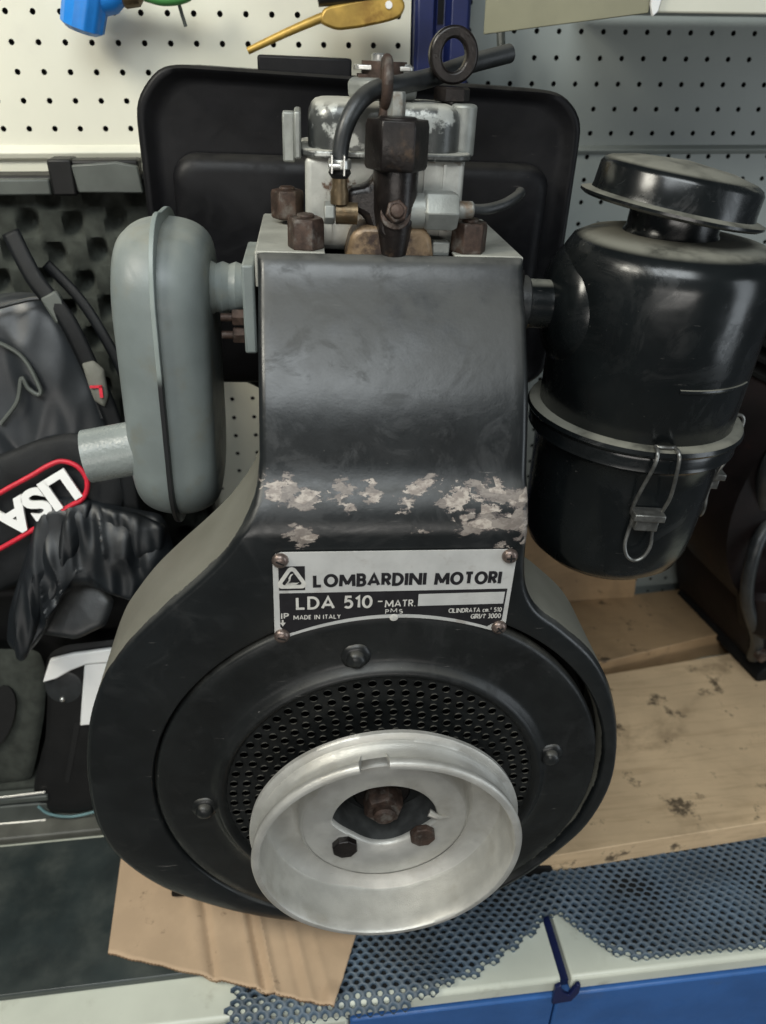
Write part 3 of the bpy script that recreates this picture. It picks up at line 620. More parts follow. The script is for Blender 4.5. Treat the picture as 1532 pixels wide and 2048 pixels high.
for i in range(n):
    T = (OC[min(i+1, n-1)]-OC[max(i-1, 0)]).normalized(); nrm.append(Vector((-T.y, T.x)))   # OC runs counter-clockwise seen from front: inward normal
    q = OC[i]
    if (q+nrm[-1]*.1).length > q.length and abs(q.x) > 9: nrm[-1] = -nrm[-1]
# make inward consistently: compare with vector to centre for the bottom, continuity for the rest
if nrm[n//2].dot(-OC[n//2]) < 0: nrm = [-k for k in nrm]
for i in range(n//2-1, -1, -1):
    if nrm[i].dot(nrm[i+1]) < 0: nrm[i] = -nrm[i]
for i in range(n//2+1, n):
    if nrm[i].dot(nrm[i-1]) < 0: nrm[i] = -nrm[i]
nrm[0] = Vector((1, 0)); nrm[-1] = Vector((-1, 0))
HR, HX, HZ = 15.5, .22, 0.0
def circ(p, r):
    a = math.atan2(p.y-HZ, p.x-HX); return Vector((HX+r*math.cos(a), HZ+r*math.sin(a)))
lip = [(LIP, 0.0), (LIP*.55, .05), (LIP*.22, .20), (.05, LIP*.6), (0, LIP), (0, 3.0), (0, DEP), (.35, DEP)]
rows = []
cin = [circ(OC[i], HR) for i in range(n)]
rows.append([bm.verts.new((c.x*.995, 1.6, c.y*.995)) for c in cin])
rows.append([bm.verts.new((c.x, .35, c.y)) for c in cin])
rows.append([bm.verts.new((c.x+(c.x-HX)*.006, .08, c.y+(c.y-HZ)*.006)) for c in cin])
rows.append([bm.verts.new((c.x+(c.x-HX)*.014, .0, c.y+(c.y-HZ)*.014)) for c in cin])
for d, y in lip:
    rows.append([bm.verts.new((OC[i].x+nrm[i].x*d, y, OC[i].y+nrm[i].y*d)) for i in range(n)])
for A, Bn in zip(rows, rows[1:]):
    for k in range(n-1): bm.faces.new((A[k], A[k+1], Bn[k+1], Bn[k]))
# top sector between the circle and the neck line z=20.5, columns shared with the neck
xl0, xr0 = OC[0].x, OC[-1].x
NC = 28
def neck_x(z):
    L_ = [(20.5, -8.75), (21.1, -8.3), (22, -7.8), (23, -7.55), (24.2, -7.42), (27, -7.4), (33.8, -7.42)]
    R_ = [(20.5, 7.62), (23, 7.58), (27, 7.6), (33.8, 7.66)]
    def ip(T, z):
        for (a, b), (c, d) in zip(T, T[1:]):
            if z <= c: return b+(d-b)*(z-a)/(c-a)
        return T[-1][1]
    return ip(L_, z), ip(R_, z)
prof = [(0, 20.5), (.06, 20.9), (.3, 21.5), (.7, 22.2), (1.15, 22.8), (1.6, 23.3), (2.05, 24.3), (2.5, 25.4), (3.0, 26.5), (3.6, 27.6), (4.35, 28.7), (5.2, 29.8), (6.1, 30.9), (7.0, 31.9), (7.65, 32.65), (8.0, 33.2), (8.15, 33.5), (8.45, 33.72), (8.9, 33.78)]
R = LIP
def neck_row(y, z):
    xl, xr = neck_x(z); P = [(xl+.25, y+DEP), (xl, y+DEP), (xl, y+3.0), (xl, y+R), (xl+.05, y+R*.6), (xl+.22*R, y+.20), (xl+.55*R, y+.05), (xl+R, y)]
    P += [(xl+R+(xr-xl-2*R)*k/NC, y) for k in range(1, NC)]
    P += [(xr-R, y), (xr-.55*R, y+.05), (xr-.22*R, y+.20), (xr-.05, y+R*.6), (xr, y+R), (xr, y+3.0), (xr, y+DEP), (xr-.25, y+DEP)]
    return [bm.verts.new((a, min(b, 14.5), z)) for a, b in P]
NR = [neck_row(y, z) for y, z in prof]
for A, Bn in zip(NR, NR[1:]):
    for k in range(len(A)-1): bm.faces.new((A[k], A[k+1], Bn[k+1], Bn[k]))
base = NR[0][7:7+NC+1]
a0 = math.atan2(OC[0].y-HZ, OC[0].x-HX); a1 = math.atan2(OC[-1].y-HZ, OC[-1].x-HX)
secs = []
for rr, yy in ((HR*.995, 1.6), (HR, .35), (HR*1.006, .08), (HR*1.014, 0)):
    secs.append([bm.verts.new((HX+rr*math.cos(a0+(a1-a0)*k/NC), yy, HZ+rr*math.sin(a0+(a1-a0)*k/NC))) for k in range(NC+1)])
mid = [bm.verts.new((( .5*(secs[-1][k].co.x+base[k].co.x)), 0, .5*(secs[-1][k].co.z+base[k].co.z))) for k in range(NC+1)]
secs += [mid, base]
for A, Bn in zip(secs, secs[1:]):
    for k in range(NC): bm.faces.new((A[k], A[k+1], Bn[k+1], Bn[k]))
bmesh.ops.remove_doubles(bm, verts=bm.verts, dist=.09)
shroud = obj('fan_shroud', bm, 'shroud', E, solid=0, angle=50)

bm = B(); prism(bm, [(q.x*.985, q.y*.985) for q in OC[::2]], DEP-.5, DEP-.2, XZ); obj('back_plate', bm, 'dark', E)
# inner flywheel darkness + fan
bm = B(); lathe(bm, [(15.3, 3.2), (15.3, 3.0), (6, 2.6), (2, 2.4)], (0, 0, 0), (0, 1, 0), 64)
for k in range(24):
    a = 2*PI*k/24; box(bm, 7, 14, -.5, .0, 0, 0.01, mtx=None) if False else None
    q = Matrix.Rotation(a, 4, 'Y')
    box(bm, 7.5, 14.5, 1.4, 3.0, -.12, .12, mtx=q)
obj('flywheel', bm, 'dark', E)

# --- round cover with perforated grille
bm = B()
prof_d = [(15.15, .9), (15.2, .35), (15.12, .1), (14.9, -.05), (14.3, -.06), (12.4, -.06), (11.75, -.08), (11.45, -.2), (11.2, -.5), (11.0, -.68), (10.8, -.70), (10.62, -.6), (10.5, -.42), (10.45, -.38)]
lathe(bm, prof_d, (0, 0, 0), (0, 1, 0), 160, caps=False)
r_out = 10.45; y_g = -.38
for ring in range(8):
    r1 = r_out; r0 = r_out-.84; rm = (r0+r1)/2; N = round(2*PI*rm/.95); off = .5*(ring % 2)
    for k in range(N):
        t0 = 2*PI*(k+off)/N; t1 = 2*PI*(k+1+off)/N; tm_ = (t0+t1)/2
        pt = lambda r, t: Vector((r*math.cos(t), y_g, r*math.sin(t)))
        holecell(bm, [pt(r0, t0), pt(r0, t1), pt(r1, t1), pt(r1, t0)], .275, pt(rm, tm_), 12, wall=.09)
    r_out = r0
lathe(bm, [(r_out, y_g), (2.0, y_g)], (0, 0, 0), (0, 1, 0), 64, caps=False)
bmesh.ops.remove_doubles(bm, verts=bm.verts, dist=.012)
cover = obj('fan_cover', bm, 'disc', E, angle=40)
bolt0 = None
for (x, z) in ((-2.0, 11.95), (11.55, 2.6), (-12.05, -1.2)):
    if bolt0 is None:
        bm = B(); lathe(bm, [(.95, .05), (.9, -.12), (.62, -.2), (.58, -.45), (.45, -.62), (.2, -.72)], (0, 0, 0), (0, 1, 0), 28)
        for v in bm.verts: v.co += Vector((noise.noise(v.co*2), 0, noise.noise(v.co*2+Vector((3, 0, 0)))))*.08
        b_ = bolt0 = obj('bolt', bm, 'black', cover, angle=60)
    else:
        b_ = bolt0.copy(); COL.objects.link(b_)
    b_.location = (x*S, -.08*S, z*S)

# --- nameplate
npl = None
ARC = []
for k in range(25):
    t = k/24; x = 6.55-12.9*t; z = 14.95-((x-.15)/6.4)**2*1.32; ARC.append((x, z))
outl = [(7.05, 19.2), (6.95, 19.52), (6.6, 19.68), (-6.3, 19.72), (-6.65, 19.6), (-6.8, 19.25), (-6.85, 13.9), (-6.7, 13.5), (-6.45, 13.42)] + ARC[::-1][1:-1] + [(6.5, 13.68), (6.85, 13.72), (7.0, 14.0)]
bm = B(); prism(bm, outl, -.055, -.005, XZ); npl = obj('nameplate', bm, 'tag', E, bevel=.015, smooth=False)
def ipanel(name, poly, y=-.066, m='ink'):
    bm = B(); prism(bm, poly, y, y+.008, XZ); return obj(name, bm, m, npl, smooth=False)
arc2 = [(x*.975, z+.28) for x, z in ARC if abs(x) < 6.1]
ipanel('printed_panel', [(6.78, 16.92), (-6.5, 16.92), (-6.5, 14.5), (-6.1, 13.95)] + arc2[::-1] + [(6.2, 14.35), (6.72, 14.6)])
ipanel('emblem_square', [(-5.02, 18.78), (-6.5, 18.78), (-6.5, 17.12), (-5.02, 17.12)])
# emblem: rounded triangle, dark triangle, flame shaped L
def tri(cx, cz, r, rad, n=6):
    out = []
    for a in (90, 210, 330):
        px_, pz_ = cx+(r-rad)*math.cos(math.radians(a)), cz+(r-rad)*math.sin(math.radians(a))*.98
        for k in range(n+1):
            t = math.radians(a-60+120*k/n); out.append((px_+rad*math.cos(t), pz_+rad*math.sin(t)))
    return out
ipanel('emblem_triangle', tri(-5.76, 17.84, .90, .28), -.074, 'tagtext')
ipanel('emblem_field', tri(-5.76, 17.86, .60, .10), -.082, 'ink')
ipanel('emblem_letter', [(-5.66, 18.30), (-5.80, 18.10), (-5.86, 17.80), (-6.10, 17.58), (-5.80, 17.66), (-5.44, 17.66), (-5.34, 17.70), (-5.52, 17.54), (-5.95, 17.50), (-6.14, 17.54), (-5.94, 17.70), (-5.94, 18.0), (-5.84, 18.22)][::-1], -.090, 'tagtext')
NM = Matrix(((1, 0, 0, 0), (0, 0, -1, 0), (0, 1, 0, 0), (0, 0, 0, 1)))   # text x,y -> engine x,z ; text z -> -y
def arc(cx, cy, rx, ry, a0, a1, n=14): return [(cx+rx*math.cos(math.radians(a0+(a1-a0)*k/n)), cy+ry*math.sin(math.radians(a0+(a1-a0)*k/n))) for k in range(n+1)]
GL = {'L': (.55, [[(0, 1), (0, 0), (.55, 0)]]), 'O': (.95, [arc(.475, .5, .475, .5, 90, 450, 28)]), 'M': (1.14, [[(0, -.07), (.06, 1.05)], [(.08, 1), (.57, .12)], [(.57, .12), (1.06, 1)], [(1.08, 1.05), (1.14, -.07)]]),
 'B': (.56, [[(.3, .53), (0, .53)], [(.3, .53)]+arc(.3, .765, .22, .235, -90, 90, 8)+[(0, 1), (0, 0)]+arc(.3, .265, .26, .265, -90, 90, 8)[0:]]),
 'A': (.86, [[(0, 0), (.43, 1), (.86, 0)], [(.17, .3), (.69, .3)]]), 'R': (.58, [[(0, 0), (0, 1)]+arc(.3, .74, .25, .26, 90, -90, 8)+[(0, .48)], [(.28, .48), (.58, 0)]]),
 'D': (.72, [[(0, 0), (0, 1)]+arc(.26, .5, .46, .5, 90, -90, 14)+[(0, 0)]]), 'I': (.02, [[(.01, -.07), (.01, 1.07)]]), 'N': (.84, [[(0, -.07), (0, 1.07)], [(.03, 1), (.81, 0)], [(.84, -.07), (.84, 1.07)]]),
 'T': (.66, [[(0, 1), (.66, 1)], [(.33, 1), (.33, 0)]]), 'C': (.62, [arc(.45, .5, .45, .5, 50, 310, 18)]), 'E': (.48, [[(.48, 1), (0, 1), (0, 0), (.48, 0)], [(0, .52), (.4, .52)]]),
 'Y': (.7, [[(0, 1), (.35, .48), (.7, 1)], [(.35, .48), (.35, 0)]]), 'G': (.66, [arc(.45, .5, .45, .5, 50, 300, 18)+[(.66, .12), (.66, .48), (.42, .48)]]),
 'P': (.54, [[(0, 0), (0, 1)]+arc(.28, .74, .26, .26, 90, -90, 8)+[(0, .48)]]), 'S': (.5, [arc(.26, .76, .24, .24, 50, 270, 12)+arc(.26, .26, .25, .26, 90, -140, 12)]),
 '5': (.54, [[(.5, 1), (.1, 1), (.05, .56)]+arc(.25, .32, .29, .32, 110, -140, 14)]), '1': (.22, [[(0, .78), (.22, 1), (.22, 0)]]), '0': (.62, [arc(.31, .5, .31, .5, 90, 450, 24)]),
 '3': (.5, [arc(.24, .77, .22, .23, 140, -90, 10)+arc(.24, .27, .26, .27, 90, -140, 12)[1:]]), '8': (.5, [arc(.25, .76, .21, .24, 270, 630, 16), arc(.25, .26, .25, .26, 90, 450, 16)]),
 '-': (.36, [[(0, .5), (.36, .5)]]), '.': (.1, [[(0, .02), (.1, .02)]]), "'": (.0, [[(0, 1), (0, .8)]]), '/': (.42, [[(0, 0), (.42, 1)]]), ' ': (.22, []),
 'c': (.4, [arc(.27, .33, .27, .33, 50, 310, 12)]), 'm': (.66, [[(0, 0), (0, .66)], [(0, .45)]+arc(.17, .45, .165, .2, 150, 0, 6)+[(.335, 0)], [(.335, .45)]+arc(.5, .45, .165, .2, 150, 0, 6)+[(.665, 0)]]),
 '^': (.2, [arc(.1, .93, .09, .09, 120, -90, 6)+arc(.1, .75, .1, .1, 90, -130, 6)[1:]])}
LET = [0]
def ptext(s_, x0, x1, z0, z1, m, w=.14, y=-.068, gap=.16, name='lettering'):
    bm = B(); H = z1-z0; adv = 0; place = []
    for ch in s_:
        g = GL[ch]; place.append((adv, g)); adv += g[0]+w+gap
    tot = adv-gap; fx = (x1-x0)/tot
    lev = 0
    for off, (gw, strokes) in place:
        for st in strokes:
            P = [Vector((x0+(off+w/2+px_)*fx, z0+(w/2+pz_*(1-w))*H)) for px_, pz_ in st]
            P = [p for i, p in enumerate(P) if i == 0 or (p-P[i-1]).length > 1e-4]
            closed = (P[0]-P[-1]).length < 1e-3 and len(P) > 5
            n_ = len(P); hw = w*H/2; L_, R_ = [], []
            for i in range(n_):
                a_1 = P[i-1] if i > 0 else (P[-2] if closed else P[0]); c_1 = P[i+1] if i < n_-1 else (P[1] if closed else P[-1])
                d1 = (P[i]-a_1); d2 = (c_1-P[i]); d1 = d1.normalized() if d1.length > 1e-6 else d2.normalized(); d2 = d2.normalized() if d2.length > 1e-6 else d1
                n1 = Vector((-d1.y, d1.x)); n2 = Vector((-d2.y, d2.x)); nn = (n1+n2)
                if nn.length < .2: nn = n1
                nn.normalize(); k = hw/max(.55, nn.dot(n1)); e = Vector((0, 0))
                L_.append(P[i]+nn*k); R_.append(P[i]-nn*k)
            if not closed:   # square ends for straight caps
                pass
            yy = y-.0012*(lev % 3); lev += 1
            vl = [bm.verts.new((q.x, yy, q.y)) for q in L_]; vr = [bm.verts.new((q.x, yy, q.y)) for q in R_]
            for i in range(n_-1): bm.faces.new((vl[i], vl[i+1], vr[i+1], vr[i]))
    LET[0] += 1
    return obj(name, bm, m, npl, solid=.006, smooth=False)
ptext('LOMBARDINI', -4.55, 1.90, 17.28, 18.22, 'ink', .22, gap=.15)
ptext('MOTORI', 2.42, 6.30, 17.26, 18.20, 'ink', .22, gap=.15)
ptext('LDA 510', -5.55, -1.15, 15.72, 16.66, 'tagtext', .17)
ptext('-', -.88, -.50, 15.9, 16.5, 'tagtext', .14)
ptext('MATR.', -.40, 1.42, 15.76, 16.28, 'tagtext', .15)
ptext('P', -.36, -.14, 15.26, 15.60, 'tagtext', .16); ptext('M', -.06, .34, 15.36, 15.66, 'tagtext', .15); ptext('S', .44, .68, 15.26, 15.60, 'tagtext', .16)
ptext('MADE IN ITALY', -5.72, -2.98, 15.00, 15.32, 'tagtext', .16, gap=.22)
ptext('CILINDRATA cm.^ 510', 3.42, 6.62, 15.22, 15.56, 'tagtext', .15)
ptext("GIRI/1' 3000", 4.80, 6.62, 14.74, 15.10, 'tagtext', .15)
ptext('IP', -6.44, -5.98, 15.08, 15.50, 'tagtext', .18)
ipanel('arrow', [(-6.30, 15.0), (-6.40, 15.0), (-6.40, 14.80), (-6.52, 14.80), (-6.35, 14.52), (-6.18, 14.80), (-6.30, 14.80)], -.074, 'tagtext')
ipanel('number_field', [(6.66, 16.70), (1.54, 16.66), (1.54, 15.80), (6.64, 15.84)], -.076, 'tag')
lathe_b = B(); lathe(lathe_b, [(.26, 0), (.24, -.01)], (.17, -.067, 14.98), (0, 1, 0), 20); obj('centre_mark', lathe_b, 'tagtext', npl)
ptext('3 1 - 0 8 3', 3.2, 6.2, 15.98, 16.50, 'tag', .12, -.080, name='stamped_number')
for i, (x, z, m) in enumerate(((-6.38, 19.22, 'rust'), (6.62, 19.26, 'rust'), (6.60, 14.08, 'rust'), (-6.42, 13.85, 'brass'))):
    bm = B(); lathe(bm, [(.46, .0), (.47, -.08), (.40, -.24), (.26, -.34), (.10, -.37)], (0, 0, 0), (0, 1, 0), 28)
    o = obj('screw', bm, M['screw'] if 'screw' in M else M.setdefault('screw', mat('tarnished_screw', (.20, .155, .135), .35, metal=.7, var=.2, vs=2, col2=(.10, .06, .05), m2=(.55, .7), s2=2)), npl, angle=60)
    o.location = (x*S, -.05*S, z*S)
    bm = B(); q = Matrix.Rotation(.5+i, 4, 'Y')
    box(bm, -.24, .24, -.385, -.30, -.045, .045, mtx=q)
    if i in (1, 2): box(bm, -.045, .045, -.387, -.302, -.24, .24, mtx=q)
    sl = obj('slot', bm, 'void', npl); sl.location = o.location

npl.location.y = -.0013
# --- pulley
bm = B()
pf = [(5.45, -2.95), (5.65, -2.8), (5.72, -2.1), (6.2, -1.75), (7.2, -1.8), (7.75, -2.1), (7.95, -2.6), (8.1, -4.6), (8.05, -5.35), (8.15, -5.52), (8.4, -5.55), (8.58, -5.45), (8.64, -5.3), (8.6, -5.05),
      (8.28, -4.75), (8.18, -4.6), (8.16, -4.3), (8.2, -3.95), (8.34, -3.8), (8.38, -3.66), (8.42, -3.56), (8.72, -3.48), (8.84, -3.38), (8.84, -3.12), (8.68, -3.0), (8.3, -2.95), (7.7, -2.2), (6.0, -1.7), (3.4, -1.4)]
pf = [(r*.995, y) for r, y in pf]
def notch(i, t, r):
    # t measured from frame() u,v ; find the world angle
    ang = math.degrees(t) % 360
    return r
u_, v_, a_ = frame((0, 1, 0))
NOT = []
def nrad(i, t, r):
    d = u_*math.cos(t)+v_*math.sin(t); ang = math.degrees(math.atan2(d.z, d.x))
    k = 1.0
    return r+.035*noise.noise(Vector((d.x*3, i*.3, d.z*3)))
prow = lathe(bm, pf, (0, 0, 0), (0, 1, 0), 360, caps=False, rad=nrad)
for i in range(7, 15):
    for v in prow[i]:
        ang = math.degrees(math.atan2(v.co.z, v.co.x))
        if 92.5 < ang < 103.5:
            rr = v.co.xz.length; k = min(1, (7.92+.02*(i-7))/rr); v.co.x *= k; v.co.z *= k; v.co.y = max(v.co.y, -4.1+.1*noise.noise(v.co*2)+.004*i)
# hub face with a lobed opening
def hub_r(a):
    d = math.degrees(a) % 360
    r = 2.2
    for c, wdt, h in ((16, 34, 1.25), (160, 34, 1.3), (90, 60, 1.2), (52, 30, .5), (128, 30, .5)):
        e = (d-c+180) % 360-180; r += h*math.exp(-(e/wdt)**2)
    return min(r, 3.5)
HN = 120; hr = []
for (mode, y) in (('o', -2.9), ('m', -3.0), ('i', -2.98), ('j', -2.85), ('q', -2.6)):
    row = []
    for k in range(HN):
        a = 2*PI*k/HN; rr = {'o': 5.45, 'm': 5.0, 'i': hub_r(a)+.12, 'j': hub_r(a), 'q': hub_r(a)*.99}[mode]
        row.append(bm.verts.new((rr*math.cos(a), y, rr*math.sin(a))))
    hr.append(row)
for A, Bn in zip(hr, hr[1:]):
    for k in range(HN): bm.faces.new((A[k], A[(k+1) % HN], Bn[(k+1) % HN], Bn[k]))
pul = obj('pulley', bm, 'alu', E, angle=50)
bm = B(); hr = [[bm.verts.new((hub_r(2*PI*k/HN)*f*math.cos(2*PI*k/HN), y, hub_r(2*PI*k/HN)*f*math.sin(2*PI*k/HN))) for k in range(HN)] for f, y in ((1.0, -2.62), (.97, -1.5), (.97, 1.0))]
for A, Bn in zip(hr, hr[1:]):
    for k in range(HN): bm.faces.new((A[k], A[(k+1) % HN], Bn[(k+1) % HN], Bn[k]))
obj('hub_bore', bm, mat('shaded_grey_bore', (.07, .072, .07), .5, metal=.3, var=.4, vs=.6), pul)  # bore wall darkened in its colour for the shade inside the hub
bm = B(); lathe(bm, [(1.9, -.35), (1.9, -.6), (1.5, -.7)], (0, 0, .3), (0, 1, 0), 40); obj('washer', bm, 'oily', pul)
bm = B(); hexa(bm, (0, -.85, .3), 1.35, 1.5, (0, -1, 0)); obj('shaft_nut', bm, 'rust', pul)
bm = B(); lathe(bm, [(.75, -2.2), (.75, -2.7), (.55, -2.85)], (0, 0, .3), (0, 1, 0), 24); obj('shaft_end', bm, 'rust', pul)
bm = B(); lathe(bm, [(5.5, 1.0), (1, 1.05)], (0, 0, 0), (0, 1, 0), 40); obj('hub_back', bm, 'dark', pul)
bm = B(); tube(bm, [(2.9, -2.9, .75), (3.5, -3.1, .55), (4.3, -2.95, .25)], .1, 8, rfun=lambda t: .22*(1-t)+.05); obj('casting_burr', bm, 'alu', pul)
for x, z, m in ((-2.62, -1.95, 'oily'), (2.55, -1.15, 'rust'), ):
    bm = B(); hexa(bm, (x, -2.95, z), .88, .5, (0, -1, 0), phase=.52, cham=.06, n=8); obj('bolt', bm, m, pul, bevel=.04, angle=30)

# --- cylinder, crankcase, feet
bm = B(); box(bm, -6.5, 6.5, 9.5, 23, 10, 33.2)
for k in range(14): box(bm, -7.2, 7.2, 9.0, 23.5, 11+k*1.55, 11.5+k*1.55)
obj('finned_cylinder', bm, 'dark', E, bevel=.08)
bm = B(); prism(bm, [(-10, -17), (-11.5, -8), (-9, 8), (-6, 13), (6, 13), (9, 8), (11.5, -8), (10, -17)], 7.2, 24, XZ); obj('crankcase', bm, 'dark', E, bevel=.6)
for s in (-1, 1):
    bm = B(); prism(bm, [(s*8, -15), (s*9.5, -14.6), (s*12, -17.6), (s*16.6, -18.4), (s*17.0, -19.6), (s*8, -19.7)], 5.4, 25, XZ); obj('foot', bm, 'dark', E, bevel=.25)

# --- head plate
bm = B()
zt = 33.85
box(bm, -7.55, -3.7, 8.9, 20.5, zt-.18, zt); box(bm, 3.7, 7.65, 8.9, 20.5, zt-.18, zt); box(bm, -3.7, 3.7, 18.5, 20.5, zt-.18, zt)
box(bm, -7.62, -7.45, 8.9, 20.5, zt-2.0, zt-.05); box(bm, 7.55, 7.72, 8.9, 20.5, zt-2.0, zt-.05)
hp_ = obj('head_plate', bm, 'plate', E, bevel=.05)
bm = B(); box(bm, -8.5, -7.75, 10, 16.5, 27.5, 32.8); obj('exhaust_flange', bm, 'greypaint', E, bevel=.15)
bm = B(); box(bm, 7.8, 8.3, 10, 16, 28, 32.8); obj('intake_flange', bm, 'dark', E, bevel=.12)
# --- cylinder head and rocker cover
bm = B(); prism(bm, [(-4.75, 33.4), (-4.75, 38.5), (4.35, 38.5), (4.35, 33.4)], 11.4, 18.5, XZ); hd = obj('cylinder_head', bm, 'head', E, bevel=.35, segs=3)
for xa in (2.0, 3.1, -3.4):
    bm = B(); box(bm, xa, xa+.16, 11.28, 11.5, 34, 38.3); obj('cast_rib', bm, 'head', hd)
bm = B(); prism(bm, rrect(-5.0, 4.75, 11.0, 18.8, 1.2), 38.45, 38.85, XY); rk = obj('rocker_cover', bm, 'cover', E, bevel=.12)
bm = B()
P_ = rrect(-4.55, 4.1, 11.3, 18.3, 1.6, 8); cx_, cy_ = -.2, 14.8; rws = []
for kk, z in ((1, 38.8), (1.0, 40.2), (.985, 40.6), (.95, 40.95), (.90, 41.15), (.82, 41.25), (.0001, 41.3)):
    rws.append([bm.verts.new((cx_+(x-cx_)*kk, cy_+(y-cy_)*kk, z)) for x, y in P_])
for A, Bn in zip(rws, rws[1:]):
    for k in range(len(P_)): bm.faces.new((A[k], A[(k+1) % len(P_)], Bn[(k+1) % len(P_)], Bn[k]))
obj('domed_lid', bm, 'cover', rk)
bm = B(); box(bm, -5.35, -4.95, 11.5, 15.5, 38.3, 40.7); box(bm, -6.0, -5.3, 12.6, 13.6, 38.0, 40.6); obj('side_lug', bm, 'alu2', E, bevel=.12)
bm = B(); lathe(bm, [(.75, 0), (.75, 2.6), (.6, 2.7)], (4.35, 13.2, 38.6), (0, 0, 1), 24); box(bm, 3.95, 4.6, 12.8, 13.8, 33.9, 38.7); obj('side_pillar', bm, 'alu2', E, bevel=.08)
# filler cap
bm = B(); lathe(bm, [(1.75, 0), (2.1, .25), (2.15, .9), (1.95, 1.15), (1.2, 1.2)], (-.25, 14.6, 41.2), (0, 0, 1), 8, phase=.3); fcap = obj('oil_filler_cap', bm, 'alu2', E, bevel=.12)
bm = B(); prism(bm, rrect(-1.9, 1.4, 13.6, 15.6, .25), 42.75, 43.0, XY); obj('strap_plate', bm, 'steel', fcap, bevel=.04)
bm = B(); lathe(bm, [(.42, 0), (.42, .5), (.3, .6)], (-.55, 14.4, 43.0), (0, 0, 1), 20); obj('cap_screw', bm, 'steel', fcap)
bm = B(); lathe(bm, [(.42, 0), (.45, .25), (.25, .5)], (1.0, 14.2, 42.6), (0, 0, 1), 20); obj('ball_detent', bm, 'steel', fcap)
bm = B(); lathe(bm, [(1.3, 0), (1.3, .9)], (-.2, 14.6, 42.3), (0, 0, 1), 24); box(bm, -1.7, 1.5, 13.7, 15.5, 42.3, 42.55); obj('filler_neck', bm, 'rust', fcap)
# lifting eye
bm = B(); pts_o = [(3.62+1.38*math.cos(t), 43.65+1.45*math.sin(t)) for t in (2*PI*k/48 for k in range(48))]; pts_i = [(3.62+.70*math.cos(t), 43.65+.82*math.sin(t)) for t in (2*PI*k/48 for k in range(48))]
for y0 in (13.7,):
    vo = [bm.verts.new((a, 13.6, b)) for a, b in pts_o]; vi = [bm.verts.new((a, 13.6, b)) for a, b in pts_i]; wo = [bm.verts.new((a, 14.5, b)) for a, b in pts_o]; wi = [bm.verts.new((a, 14.5, b)) for a, b in pts_i]
    for k in range(48):
        j = (k+1) % 48
        for f in ((vo[k], vo[j], vi[j], vi[k]), (wo[k], wo[j], wi[j], wi[k]), (vo[k], vo[j], wo[j], wo[k]), (vi[k], vi[j], wi[j], wi[k])): bm.faces.new(f)
eye = obj('lifting_eye', bm, 'oily', E, bevel=.14)
bm = B(); hexa(bm, (3.7, 14.0, 41.35), 1.05, .75, (0, 0, 1)); lathe(bm, [(.6, 0), (.6, 1)], (3.7, 14, 40.6), (0, 0, 1), 20); obj('eye_nut', bm, 'oily', eye)
# head nuts
nut0 = None
for (x, y, h) in ((-4.75, 10.05, 0), (4.65, 10.0, 0), (-5.9, 17.2, .4)):
    if nut0 is None:
        bm = B(); hexa(bm, (0, 0, -.1), 1.06, 1.75, (0, 0, 1), phase=.1, cham=.08); lathe(bm, [(.5, 1.5), (.5, 1.8), (.4, 1.85)], (0, 0, 0), (0, 0, 1), 20)
        k_ = nut0 = obj('head_nut', bm, 'rust', E, angle=30, bevel=.05)
    else: k_ = nut0.copy(); COL.objects.link(k_); k_.rotation_euler.z = .5*x
    k_.location = (x*S, y*S, (zt+h)*S)
bm = B(); box(bm, 2.5, 3.5, 9.6, 10.4, 33.6, 34.4); obj('spacer_block', bm, 'alu2', E, bevel=.08)
# --- injector assembly
bm = B(); prism(bm, [(-2.6, 33.3), (-2.2, 34.9), (-1.6, 35.3), (1.9, 35.3), (2.3, 34.7), (2.6, 33.3)], 8.95, 11.4, XZ); obj('injector_seat', bm, 'stain', E, bevel=.3)
bm = B()
prism(bm, [(-2.55, 36.2), (-2.5, 37.15), (-1.4, 37.3), (-.9, 38.0), (1.1, 38.0), (1.7, 36.4), (1.55, 35.2), (1.0, 34.0), (.7, 33.45), (-.5, 33.45), (-.95, 34.3), (-1.5, 35.7)], 9.2, 10.8, XZ)
inj = obj('injector_body', bm, 'oily', E, bevel=.35, segs=3)
bm = B(); lathe(bm, [(.75, 0), (.95, 1.2), (1.18, 2.5), (1.25, 4.8), (1.15, 5.2)], (.2, 9.3, 33.6), (-.01, .0, 1), 36); obj('barrel', bm, 'oily', inj)
bm = B(); hexa(bm, (.13, 9.3, 38.2), 1.72, 2.45, (0, 0, 1), phase=.2, cham=.05); lathe(bm, [(1.1, 0), (1.0, .15), (.2, .18)], (.13, 9.3, 40.6), (0, 0, 1), 30); obj('hex_cap', bm, 'oily', inj, bevel=.06, angle=30)
bm = B(); hexa(bm, (0.1, 9.9, 40.6), .5, 1.3, (0, 0, 1)); obj('bleed_nut', bm, 'alu2', inj, bevel=.04)
bm = B(); lathe(bm, [(.75, 0), (.7, .1)], (-.35, 9.9, 40.2), (0, 0, 1), 20)
rr_ = lambda t: (1.0*math.cos(t), 1.25*math.sin(t))
tube(bm, [(-.45, 10.4+.75*math.cos(t), 42.2+1.1*math.sin(t)) for t in (2*PI*k/12 for k in range(12))], .3, 12, closed=True, sub=3); lathe(bm, [(.42, 0), (.3, 1.2)], (-.45, 10.2, 40.2), (0, 0, 1), 14); obj('bleed_lever', bm, 'rust', inj)
bm = B(); hexa(bm, (.15, 8.35, 36.15), .62, .55, (0, -1, .35)); lathe(bm, [(.85, -.25), (.85, 0)], (.15, 8.4, 36.1), (0, -1, .35), 24)
lathe(bm, [(.42, 0), (.36, .25), (.15, .32)], (.15, 7.85, 36.3), (0, -1, .35), 20); obj('clamp_bolt', bm, 'rust', inj, bevel=.04)
